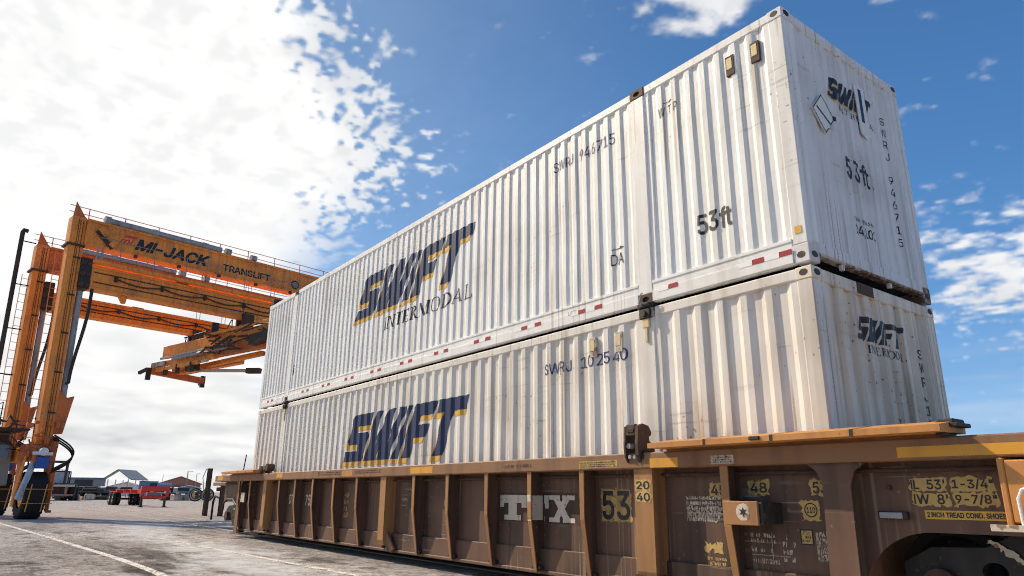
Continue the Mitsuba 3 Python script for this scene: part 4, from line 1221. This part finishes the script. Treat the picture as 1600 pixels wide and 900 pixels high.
        for a in (1.0, 1.2):
            m.tube([P(a, b - 0.3, 11.1), P(a, b - 0.3, 11.8)], 0.05, 8)
        part(cr, 'hoist_chain', m, 'grey_steel')
    # trolleys under the lifting beam
    for a in ((8.2, 9.7) if not near else (8.3,)):
        m = MB()
        obox(m, a - 0.30, a + 0.30, b - 0.48, b - 0.30, z0 - 0.45, z0 + 0.2, 0.02)
        obox(m, a - 0.24, a + 0.24, b + 0.30, b + 0.48, z0 - 0.45, z0 + 0.2, 0.02)
        obox(m, a - 0.18, a + 0.18, b - 0.40, b + 0.40, z0 - 0.52, z0 - 0.30, 0.02)
        part(cr, 'trolley', m, 'dark_rust')
    for a in np.arange(2.9, SPAN - 1.5, 2.6):
        m = MB()
        obox(m, a - 0.16, a + 0.16, b - 0.345, b - 0.33, 11.82, 12.76, 0.004)
        for c in np.linspace(11.9, 12.68, 5):
            for q in (-0.11, 0.11):
                m.cyl(P(a + q, b - 0.34, c), P(a + q, b - 0.362, c), 0.022, 6)
        if not near or not (1.8 < a < 9.6):
            part(tb, 'splice_plate', m, 'crane_orange' if near else 'crane_rust')
        m = MB()
        obox(m, a - 0.02, a + 0.02, b - 0.33, b - 0.28, z0 + 0.05, z0 + h - 0.06, 0.004)
        part(lb, 'stiffener', m, 'crane_orange')
    for a in ((5.9, 6.05, 8.2, 8.35) if near else (8.1, 8.3, 9.6, 9.8)):
        part(cr, 'wire_rope', MB().tube([P(a, b - 0.1, z0 + h), P(a, b - 0.05, 11.72)], 0.014, 6), 'black_steel')
    m = MB()
    obox(m, 4.6, 5.2, b - 0.2, b + 0.2, z0 + h + 0.04, z0 + h + 0.12, 0.01)
    part(cr, 'beam_bracket', m, 'crane_rust')
# ------------------------------------------------------------------ spreader hanging from the crane
sp = thing('container_spreader', 'orange lifting spreader frame hanging from the crane beams beside the top container', 'lifting spreader')
A0, B0 = np.array([-35.2, 1.35, 0.0]), np.array([-26.7, 4.27, 0.0])
KS = 1.27              # all its members are drawn at four fifths of full size
SD = (B0 - A0) / np.linalg.norm(B0 - A0)
SN = np.array([-SD[1], SD[0], 0.0])
SP0 = A0


def Q(a, n_, c):
    return SP0 + KS * (SD * a + SN * n_) + np.array([0, 0, KS * c - 0.30])


LS = 8.6
m = MB().beam(Q(0.0, -0.35, 6.42), Q(LS, -0.35, 6.62), 0.279, 0.584).beam(Q(0.3, 0.55, 6.35), Q(LS, 0.55, 6.55), 0.279, 0.533)
part(sp, 'main_beam', m, 'crane_orange')
m = MB().beam(Q(-0.3, -0.45, 5.88), Q(3.6, -0.45, 5.98), 0.305, 0.330).beam(Q(-0.3, 0.65, 5.84), Q(3.6, 0.65, 5.94), 0.305, 0.330)
part(sp, 'telescopic_beam', m, 'crane_orange')
m = MB().beam(Q(2.2, -0.40, 6.05), Q(LS, -0.40, 6.15), 0.330, 0.432)
part(sp, 'lower_beam', m, 'crane_rust')
m = MB().beam(Q(0.2, -1.0, 5.60), Q(0.2, 1.30, 5.50), 0.254, 0.305)
part(sp, 'end_beam', m, 'crane_rust')
for q in (-1.02, 1.28):
    m = MB().beam(Q(0.2, q, 5.70), Q(0.2, q, 5.24), 0.216, 0.216)
    part(sp, 'twist_lock', m, 'black_steel')
m = MB().beam(Q(2.3, -0.3, 5.52), Q(4.7, 0.35, 5.40), 0.127, 0.140)
part(sp, 'flipper_arm', m, 'tan_wall')
part(sp, 'flipper_shoe', MB().beam(Q(4.5, 0.3, 5.40), Q(5.05, 0.45, 5.38), 0.254, 0.241), 'dark_rust')
m = MB().beam(Q(5.9, -0.62, 6.22), Q(7.3, -0.62, 6.30), 0.42, 0.46)
part(sp, 'valve_cabinet', m, 'black_steel')
m = MB().beam(Q(2.05, -0.55, 5.62), Q(2.55, -0.50, 5.66), 0.34, 0.42)
part(sp, 'hydraulic_unit', m, 'black_steel')
m = MB()
for k in range(26):
    a, n_, c = rng.uniform(2.6, 7.0), rng.uniform(-0.95, -0.5), rng.uniform(5.9, 6.75)
    m.tube([Q(a, n_, c), Q(a + rng.uniform(.2, .6), n_ + rng.uniform(-.2, .2), c + rng.uniform(-.2, .2)), Q(a + rng.uniform(.6, 1.2), n_, c + rng.uniform(-.2, .2))], rng.uniform(0.03, 0.06), 6)
part(sp, 'hydraulic_piping', m, 'dark_rust', stuff=True)
m = MB().beam(Q(0.4, -0.1, 5.75), Q(1.7, -0.2, 6.02), 0.279, 0.254).beam(Q(0.4, 0.1, 5.66), Q(2.4, 0.1, 5.70), 0.254, 0.203)
part(sp, 'slide_block', m, 'crane_orange')
m = MB()
for a in (1.3, 1.7, 2.1, 2.5):
    m.tube([Q(a, -0.35, 6.65), Q(a, -0.35, 6.92)], 0.03, 6)
m.tube([Q(1.2, -0.35, 6.9), Q(2.7, -0.35, 7.0)], 0.035, 6)
part(sp, 'cable_basket', m, 'black_steel')
for a, top in ((2.75, 7.35), (6.3, 7.75)):
    m = MB().beam(Q(a, -0.1, 6.6), Q(a, -0.1, top), 0.089, 0.089).beam(Q(a, -0.1, 6.55), Q(a, -0.1, 6.95), 0.20, 0.18).beam(Q(a, -0.1, top - 0.4), Q(a, -0.1, top), 0.305, 0.254)
    part(sp, 'hanger_chain', m, 'black_steel')
m = MB().tube([Q(3.4, -0.2, 6.7), Q(3.6, -0.15, 7.0), Q(3.75, -0.1, 7.35)], 0.025, 6).tube([Q(3.4, -0.2, 6.7), Q(3.9, -0.15, 7.0), Q(3.8, -0.1, 7.35)], 0.025, 6)
part(sp, 'hanger_hose', m, 'black_steel')
for a in (1.2, 2.9, 4.6, 6.2):
    part(sp, 'cross_member', MB().beam(Q(a, -0.45, 6.36), Q(a, 0.65, 6.30), 0.16, 0.24), 'crane_orange')
part(sp, 'slide_rail', MB().beam(Q(0.2, -0.62, 6.12), Q(4.2, -0.62, 6.24), 0.09, 0.10), 'tan_wall')  # pale bar, a highlight painted in along the spreader
part(sp, 'slide_rail', MB().beam(Q(3.0, -0.66, 6.70), Q(7.6, -0.66, 6.86), 0.09, 0.13), 'crane_orange')
part(sp, 'slide_rail', MB().beam(Q(1.0, -0.62, 5.70), Q(3.4, -0.62, 5.76), 0.10, 0.12), 'tan_wall')  # pale as well, for a painted highlight lower down
part(sp, 'inner_arm', MB().beam(Q(0.6, 0.1, 5.72), Q(5.6, 0.1, 5.92), 0.24, 0.20), 'crane_orange')
part(sp, 'inner_arm', MB().beam(Q(0.0, -0.80, 5.62), Q(3.0, -0.72, 5.72), 0.16, 0.16), 'crane_orange')
for a in (0.9, 1.7, 2.6):
    part(sp, 'bracket', MB().beam(Q(a, -0.75, 5.40), Q(a, -0.75, 5.75), 0.2, 0.16), 'dark_rust')
part(sp, 'pad', MB().beam(Q(-0.35, -0.63, 5.90), Q(0.5, -0.63, 5.92), 0.10, 0.22), 'stencil_white')  # pale block whose colour puts in a highlight at the tip
part(sp, 'extension_cylinder', MB().cyl(Q(1.2, -0.70, 6.0), Q(3.2, -0.70, 6.06), 0.085, 12).cyl(Q(3.2, -0.70, 6.06), Q(4.6, -0.70, 6.10), 0.05, 10), 'grey_steel')
part(sp, 'corner_guide', MB().beam(Q(0.15, -1.05, 5.66), Q(-0.25, -1.15, 5.52), 0.12, 0.16).beam(Q(0.15, 1.32, 5.56), Q(-0.25, 1.42, 5.42), 0.12, 0.16), 'dark_rust')

# ------------------------------------------------------------------ background yard
def rotz(a, org):
    c, s = math.cos(a), math.sin(a)
    M = np.eye(4)
    M[:2, :2] = [[c, -s], [s, c]]
    M[:3, 3] = org
    return M


class LM(MB):
    """an MB in a local frame turned about z"""

    def __init__(self, M):
        super().__init__()
        self.M = M

    def add(self, v, f):
        v = np.asarray(v, float) @ self.M[:3, :3].T + self.M[:3, 3]
        return super().add(v, f)


# the line of sight from the camera towards the far yard, used only as the direction the yard's rows face
TO = math.radians(172)


def red_chassis():
    M = rotz(math.radians(2), (-56.2, 5.5, 0))
    t = thing('chassis_trailer', 'bright red empty container chassis trailer parked on the yard', 'chassis trailer')
    for y in (-0.45, 0.45):
        part(t, 'frame_rail', LM(M).box(-11.5, -2.0, y - 0.06, y + 0.06, 0.95, 1.25, 0.01).box(-2.2, 0.2, y - 0.06, y + 0.06, 1.15, 1.38, 0.01), 'red_paint')
    part(t, 'front_bolster', LM(M).box(0.05, 0.30, -0.98, 0.98, 1.16, 1.50, 0.02).box(0.0, 0.2, -0.98, -0.8, 0.75, 1.5, 0.02).box(0.0, 0.2, 0.8, 0.98, 0.75, 1.5, 0.02), 'red_paint')
    part(t, 'front_beam', LM(M).box(0.02, 0.2, -0.8, 0.8, 0.62, 0.80, 0.02), 'red_paint')
    part(t, 'tool_box', LM(M).box(-0.4, 0.05, -0.5, 0.5, 0.72, 1.05, 0.02), 'trailer_slate')
    for x in (-3.5, -6.0, -8.5, -11.4):
        part(t, 'cross_member', LM(M).box(x, x + 0.15, -0.95, 0.95, 1.0, 1.24, 0.01), 'red_paint')
    for y in (-0.8, 0.8):
        part(t, 'landing_leg', LM(M).box(-0.15, 0.0, y - 0.08, y + 0.08, 0.06, 0.9, 0.01).box(-0.25, 0.1, y - 0.16, y + 0.16, 0.0, 0.06, 0.01), 'black_steel')
    for x in (-9.2, -10.5):
        for y in (-0.95, -0.62, 0.62, 0.95):
            m = LM(M)
            m.revolve([(-.13, .25), (-.13, .44), (-.09, .5), (.09, .5), (.13, .44), (.13, .25)], (x, y, 0.5), (0, 1, 0), 28)
            w = part(t, 'wheel', m, 'rubber')
            part(w, 'rim', LM(M).cyl((x, y - 0.1, 0.5), (x, y + 0.1, 0.5), 0.26, 18), 'shed_white')
        part(t, 'axle', LM(M).cyl((x, -1.1, 0.5), (x, 1.1, 0.5), 0.07, 12), 'black_steel')
    part(t, 'mudguard', LM(M).box(-11.3, -8.3, -0.95, 0.95, 1.06, 1.10, 0.01), 'red_paint')


red_chassis()


def forklift():
    M = rotz(math.radians(-12), (-96.3, 2.7, 0))
    t = thing('forklift', 'large container forklift truck parked behind the crane with its mast raised', 'forklift')
    part(t, 'chassis', LM(M).box(-5.2, -0.4, -1.3, 1.3, 0.6, 1.75, 0.08), 'dark_rust')
    part(t, 'counterweight', LM(M).box(-6.0, -5.0, -1.45, 1.45, 0.6, 2.0, 0.15), 'black_steel')
    part(t, 'carriage', LM(M).box(0.1, 0.5, -1.9, 1.9, 1.55, 1.80, 0.03), 'tan_wall')
    part(t, 'carriage_frame', LM(M).box(0.1, 0.4, -1.9, 1.9, 0.5, 0.75, 0.03).box(0.1, 0.4, -1.2, -0.95, 0.75, 1.6, 0.03).box(0.1, 0.4, 0.95, 1.2, 0.75, 1.6, 0.03), 'brick_red')
    for y in (-0.75, 0.75):
        part(t, 'mast_rail', LM(M).box(-0.4, 0.1, y - 0.13, y + 0.13, 0.5, 4.5, 0.02), 'black_steel')
    part(t, 'mast_top', LM(M).box(-0.4, 0.1, -0.95, 0.95, 4.25, 4.5, 0.02).box(-0.3, 0.0, -0.7, 0.7, 3.4, 3.5, 0.02), 'black_steel')
    cab = part(t, 'cab', LM(M).box(-3.0, -1.4, -0.95, 0.95, 1.75, 1.95, 0.03).box(-3.0, -1.4, -1.0, 1.0, 3.25, 3.38, 0.03).box(-1.5, -1.4, -1.0, -0.88, 1.9, 3.3, 0.02).box(-1.5, -1.4, 0.88, 1.0, 1.9, 3.3, 0.02).box(-3.0, -2.9, -1.0, -0.88, 1.9, 3.3, 0.02).box(-3.0, -2.9, 0.88, 1.0, 1.9, 3.3, 0.02), 'black_steel')
    part(cab, 'windscreen', LM(M).box(-1.44, -1.42, -0.88, 0.88, 1.95, 3.25, 0.004), 'pale_blue')
    for x in (-1.0, -4.3):
        for y in (-1.65, 1.65):
            m = LM(M)
            m.revolve([(-.3, .4), (-.3, .72), (-.2, .85), (.2, .85), (.3, .72), (.3, .4)], (x, y, 0.85), (0, 1, 0), 28)
            w = part(t, 'wheel', m, 'rubber')
            part(w, 'rim', LM(M).cyl((x, y - .25, .85), (x, y + .25, .85), .42, 18), 'brick_red')


forklift()


def boxy(name, lab, cat, org, rot, lx, wy, z0, h, body, panel, group=None, feet=True):
    M = rotz(rot, org)
    t = thing(name, lab, cat, group)
    part(t, 'body', LM(M).box(-lx, 0, -wy / 2, wy / 2, z0, z0 + h, 0.05), body)
    part(t, 'roof_edge', LM(M).box(-lx - .04, 0.04, -wy / 2 - .04, wy / 2 + .04, z0 + h, z0 + h + 0.10, 0.02), body)
    for pl in panel:
        part(t, pl[0], LM(M).box(0.0, 0.05, *pl[1:5], 0.01), pl[5])
    if feet:
        for x in (-0.3, -lx + 0.6):
            part(t, 'support', LM(M).box(x - 0.2, x, -wy / 2 + .2, wy / 2 - .2, 0, z0, 0.02), 'black_steel')
    return t


boxy('storage_shed', 'long slate-blue open-fronted shed left of the peaked canopy', 'shed', (-151, 12.0, 0), math.radians(-10), 5, 6.2, 0.0, 3.4, 'trailer_slate',
     [('door_opening', -1.7, 1.2, 0.2, 3.1, 'dark_panel'), ('wall_panel', -3.0, -1.75, 0.2, 3.1, 'shed_grey'), ('wall_panel', 1.3, 3.0, 0.2, 3.1, 'shed_grey')], feet=False)
boxy('storage_container', 'blue storage container behind the red chassis trailer', 'storage container', (-122.5, 17.4, 0), math.radians(-10), 3, 2.7, 0.2, 2.4, 'box_blue', [('side_panel', 0.2, 1.2, 0.6, 2.4, 'dark_panel')])
boxy('storage_container', 'grey-blue storage container between the blue one and the brick building', 'storage container', (-122, 19.6, 0), math.radians(-10), 3, 2.0, 0.2, 2.2, 'pale_blue', [('side_panel', -0.9, 0.9, 0.4, 2.2, 'box_blue')])


def gable(name, lab, cat, org, rot, wy, eave, ridge, depth, wallm, roofm, openfront=False, thick=0.18, left=None):
    M = rotz(rot, org)
    t = thing(name, lab, cat)
    if openfront:
        for y in (-wy / 2 + .3, wy / 2 - .3):
            for x in (-0.3, -depth / 2, -depth + .3):
                part(t, 'post', LM(M).box(x - .12, x + .12, y - .07, y + .07, 0, eave, 0.01), 'shed_white')
    else:
        pl = lambda a, tt, d: np.stack([d, a, tt], 1)
        part(t, 'wall', LM(M).prism(Polygon([(-wy / 2, 0), (wy / 2, 0), (wy / 2, eave), (0, ridge - .05), (-wy / 2, eave)]), pl, -depth, 0.0), wallm)
    for s in (-1, 1):
        v = []
        for x in (-(left if left and s < 0 else depth) - .4, .5):
            v += [[x, 0, ridge], [x, s * (wy / 2 + .5), eave - .1], [x, s * (wy / 2 + .5), eave - .1 + thick], [x, 0, ridge + thick]]
        part(t, 'roof', LM(M).add(v, [[0, 1, 2, 3], [4, 7, 6, 5], [0, 4, 5, 1], [1, 5, 6, 2], [2, 6, 7, 3], [3, 7, 4, 0]]), roofm)
    return t


cn = gable('canopy', 'peaked open-sided canopy roof on thin posts behind the parked vehicles', 'canopy', (-160.0, 18.6, 0), math.radians(-34), 4.6, 3.4, 5.2, 7, None, 'shed_grey', True, left=0.4)
br = gable('brick_building', 'low brick-red gabled building right of the blue containers', 'building', (-221, 44.0, 0), math.radians(-11), 11.0, 3.3, 5.3, 12, 'brick_red', 'brick_red')
M = rotz(math.radians(-11), (-221, 44.2, 0))
part(br, 'awning', LM(M).box(0.02, 1.4, -4.6, 4.6, 2.35, 2.5, 0.02), 'red_paint')
for y in (-3, 0, 3):
    part(br, 'window', LM(M).box(0.0, 0.06, y - .7, y + .7, 0.9, 2.1, 0.01), 'dark_panel')
gg = gable('grey_shed', 'dark grey shed with a white roof near the tall steel posts', 'shed', (-191, 39.5, 0), math.radians(-11), 5.0, 2.0, 2.6, 6, 'shed_grey', 'shed_white')
wh = gable('white_building', 'small white gabled building seen through the open canopy', 'building', (-194, 25.9, 0), math.radians(-12), 7, 2.2, 3.2, 8, 'shed_white', 'tan_wall')
M = rotz(math.radians(-12), (-194, 25.9, 0))
for y in (-2.5, 0.5):
    part(wh, 'window', LM(M).box(0.0, 0.06, y - .6, y + .6, 1.1, 2.1, 0.01), 'dark_panel')

# light poles and masts
for (x, y, h, lamp, lab) in ((-133, 25.4, 4.6, True, 'thick wooden pole in front of the brick building'), (-153.5, 25.6, 4.4, False, 'thin grey mast behind the blue container'), (-191, 41.0, 5.6, True, 'thin lamp pole right of the brick building'), (-144.7, 18.0, 3.6, False, 'slim white pole under the canopy edge')):
    t = thing('yard_pole', lab, 'pole', 'poles of the far yard')
    part(t, 'shaft', MB().cyl((x, y, 0), (x, y, h), 0.10 if lamp else 0.06, 10, 0.07 if lamp else 0.04), 'shed_grey')
    if lamp:
        part(t, 'arm', MB().beam((x, y, h - .1), (x + 0.2, y + 0.8, h + .05), 0.07, 0.07), 'shed_grey')

# parked trucks and yard machines, small in the distance
def yard_truck(x, y, rot, body, cabm, lab, n):
    M = rotz(rot, (x, y, 0))
    t = thing('yard_truck', lab, 'truck', None)
    part(t, 'frame', LM(M).box(-5.0, 0.2, -0.5, 0.5, 0.65, 0.95, 0.02), 'black_steel')
    cb = part(t, 'cab', LM(M).box(-1.3, 0.0, -0.95, 0.95, 0.75, 1.75, 0.12), cabm)
    part(cb, 'windscreen', LM(M).box(0.0, 0.02, -0.95, 0.8, 1.25, 1.65, 0.005), 'dark_panel')
    part(cb, 'grille', LM(M).box(0.0, 0.05, -0.5, 0.5, 0.75, 1.1, 0.01), 'grey_steel')
    for q in (-0.9, 0.9):
        part(cb, 'headlight', LM(M).box(0.0, 0.06, q - .16, q + .16, 0.85, 1.0, 0.02), 'tape_white')
    part(t, 'bed', LM(M).box(-5.0, -1.8, -1.2, 1.2, 0.85, 0.95 + 0.5 * n, 0.04), body)
    for xx in (-0.8, -3.9):
        for q in (-1.0, 1.0):
            m = LM(M)
            m.revolve([(-.15, .28), (-.15, .46), (-.1, .52), (.1, .52), (.15, .46), (.15, .28)], (xx, q, .52), (0, 1, 0), 22)
            w = part(t, 'wheel', m, 'rubber')
            part(w, 'rim', LM(M).cyl((xx, q - .11, .52), (xx, q + .11, .52), .29, 14), 'shed_white')


yard_truck(-116.0, 7.0, 0.35, 'dark_rust', 'shed_white', 'small white-cabbed yard truck in front of the slate-blue shed', 0)
yard_truck(-117.8, 8.6, -0.5, 'black_steel', 'black_steel', 'dark yard truck with a low bed in front of the shed opening', 1)
yard_truck(-120.5, 11.0, 0.9, 'dark_rust', 'shed_grey', 'grey-cabbed yard truck under the left eave of the canopy', 0)
yard_truck(-113.4, 11.0, 0.6, 'dark_rust', 'trailer_slate', 'slate-cabbed yard truck left of the red trailer wheels', 1)
yard_truck(-112.0, 18.6, -0.2, 'shed_grey', 'shed_white', 'white yard truck in front of the brick building awning', 1)
yard_truck(-108.8, 19.6, 0.3, 'brick_red', 'shed_grey', 'grey-cabbed yard truck right of the white one by the brick building', 0)


def far_row():
    """low dark chassis and flatbeds parked in the far rows, too small to tell more of"""
    r = np.random.default_rng(12)
    spots = ((-114.1, 6.1), (-124.1, 7.5), (-107.9, 7.4), (-120.7, 9.2), (-130.4, 10.6), (-113.4, 9.8), (-125.2, 11.6), (-115.1, 11.5), (-129.4, 15.5), (-118.8, 19.8), (-111.8, 19.6), (-121.5, 22.3), (-113.2, 22.1), (-105.1, 21.4))
    for k, (x, y) in enumerate(spots):
        M = rotz(r.uniform(-0.5, 0.5), (x, y, 0))
        t = thing('parked_flatbed', 'low dark flatbed among the rows parked along the far edge of the yard', 'flatbed', 'flatbeds parked along the far edge of the yard')
        h = r.uniform(0.75, 1.0)
        part(t, 'deck', LM(M).box(-5, 0, -1.1, 1.1, h, h + 0.2, 0.02), r.choice(['dark_rust', 'black_steel', 'shed_grey', 'trailer_slate']))
        part(t, 'load', LM(M).box(-r.uniform(2.5, 4.5), -0.4, -0.9, 0.9, h + 0.2, h + r.uniform(0.3, 1.0), 0.08), r.choice(['dark_rust', 'black_steel', 'rusty_paint', 'shed_white', 'trailer_slate']))
        for xx in (-0.9, -4.1):
            for q in (-0.95, 0.95):
                m = LM(M)
                m.revolve([(-.15, .2), (-.15, .44), (-.1, .5), (.1, .5), (.15, .44), (.15, .2)], (xx, q, .5), (0, 1, 0), 18)
                part(t, 'wheel', m, 'rubber')


far_row()


def pallet_stack(x, y, k, lab):
    t = thing('scrap_pile', lab, 'pile', None)
    r = np.random.default_rng(k)
    for q in range(7):
        dx, dy, s = r.uniform(-1.2, 1.2), r.uniform(-1.6, 1.6), r.uniform(0.25, 0.55)
        M = rotz(r.uniform(0, 3), (x + dx, y + dy, 0))
        part(t, 'lump', LM(M).box(-s, s, -s * r.uniform(.5, 1.2), s * r.uniform(.5, 1.2), 0, s * r.uniform(.6, 1.7), s * .2), r.choice(['dark_rust', 'shed_grey', 'stencil_white', 'black_steel', 'rusty_paint']))


for x, y, k, lab in ((-101.0, 5.2, 1, 'heap of machine parts right of the forklift'), (-106.0, 7.6, 2, 'heap of grey and rusty parts before the slate shed'), (-110.0, 9.4, 3, 'low heap of parts below the canopy post'), (-100.0, 16.4, 4, 'heap of pale scrap before the brick building'), (-101.0, 18.0, 5, 'heap of mixed scrap beside the yellow drums')):
    pallet_stack(x, y, k, lab)

# big tyres leaning by the grey shed, yellow drum
for k, (x, y, lab) in enumerate(((-92.0, 17.2, 'large tan-rimmed tyre left of the tall steel posts'), (-91.0, 18.3, 'large tan-rimmed tyre directly behind the left steel post'), (-88.0, 19.8, 'large tan-rimmed tyre between the steel posts and the rail car'))):
    t = thing('loose_tyre', lab, 'tyre', 'loose tyres by the grey shed')
    ax = np.array([0.94, -0.34, 0.0])
    part(t, 'tread', MB().revolve([(-.22, .48), (-.22, .66), (-.14, .78), (.14, .78), (.22, .66), (.22, .48)], (x, y, 0.78), ax, 30), 'rubber')
    part(t, 'rim_ring', MB().revolve([(.05, .50), (.235, .52), (.245, .60), (.235, .66), (.2, .64)], (x, y, 0.78), ax, 30), 'rusty_paint')
t = thing('yellow_drum', 'upright pale yellow drum at the left corner of the grey shed', 'drum')
part(t, 'shell', MB().revolve([(0, 0), (0, .32), (.3, .32), (.33, .34), (.36, .32), (.6, .32), (.63, .34), (.66, .32), (.95, .32), (.95, 0)], (-98.0, 18.2, 0), (0, 0, 1), 20), 'stencil_yellow')

# two tall steel posts with a hose loop near the car's far end
t = thing('steel_post_frame', 'pair of tall rusty steel posts with a cross bar beyond the rail car', 'post frame')
for (x, y, h) in ((-34.3, 3.62, 2.25), (-33.6, 4.15, 1.95)):
    part(t, 'post', MB().box(x - .12, x + .12, y - .02, y + .02, 0, h, 0.004).box(x - .12, x - .08, y - .10, y + .10, 0, h, 0.004).box(x + .08, x + .12, y - .10, y + .10, 0, h, 0.004), 'dark_rust')
part(t, 'cross_bar', MB().beam((-33.9, 3.95, 1.25), (-32.8, 4.9, 1.35), 0.12, 0.18).beam((-33.6, 4.15, 1.75), (-32.9, 4.8, 1.78), 0.08, 0.1), 'dark_rust')
part(t, 'whip_rod', MB().tube([(-32.9, 4.75, 1.3), (-32.8, 4.85, 2.9)], 0.03, 6), 'black_steel')
part(t, 'hose_loop', MB().tube([(-34.3, 3.5, 0.9), (-34.4, 3.35, 1.8), (-34.35, 3.45, 2.2), (-34.3, 3.6, 2.25)], 0.02, 6), 'grey_steel')

# brake gear hanging at the far end of the car
m = MB().tube([(-18.3, -0.15, 0.95), (-18.6, -0.2, 1.0), (-18.75, -0.2, 0.85), (-18.75, -0.2, 0.35)], 0.03, 8)
part(car, 'end_hose', m, 'rubber')
m = MB().box(-15.98, -15.66, -0.24, -0.06, 0.88, 1.10, 0.01)
eb = part(car, 'equipment_box', m, 'black_steel', 'small box with a pale front near the far wheel arch')
part(eb, 'front_plate', MB().box(-16.0, -15.72, -0.262, -0.242, 0.87, 1.11, 0.006), 'stencil_white')
m = MB().tube([(-18.0, -0.12, 0.62), (-17.9, -0.14, 0.82), (-17.6, -0.14, 0.93), (-17.1, -0.13, 0.92), (-16.75, -0.13, 0.78), (-16.6, -0.13, 0.15)], 0.03, 8)
part(car, 'arch_hoop', m, 'black_steel')
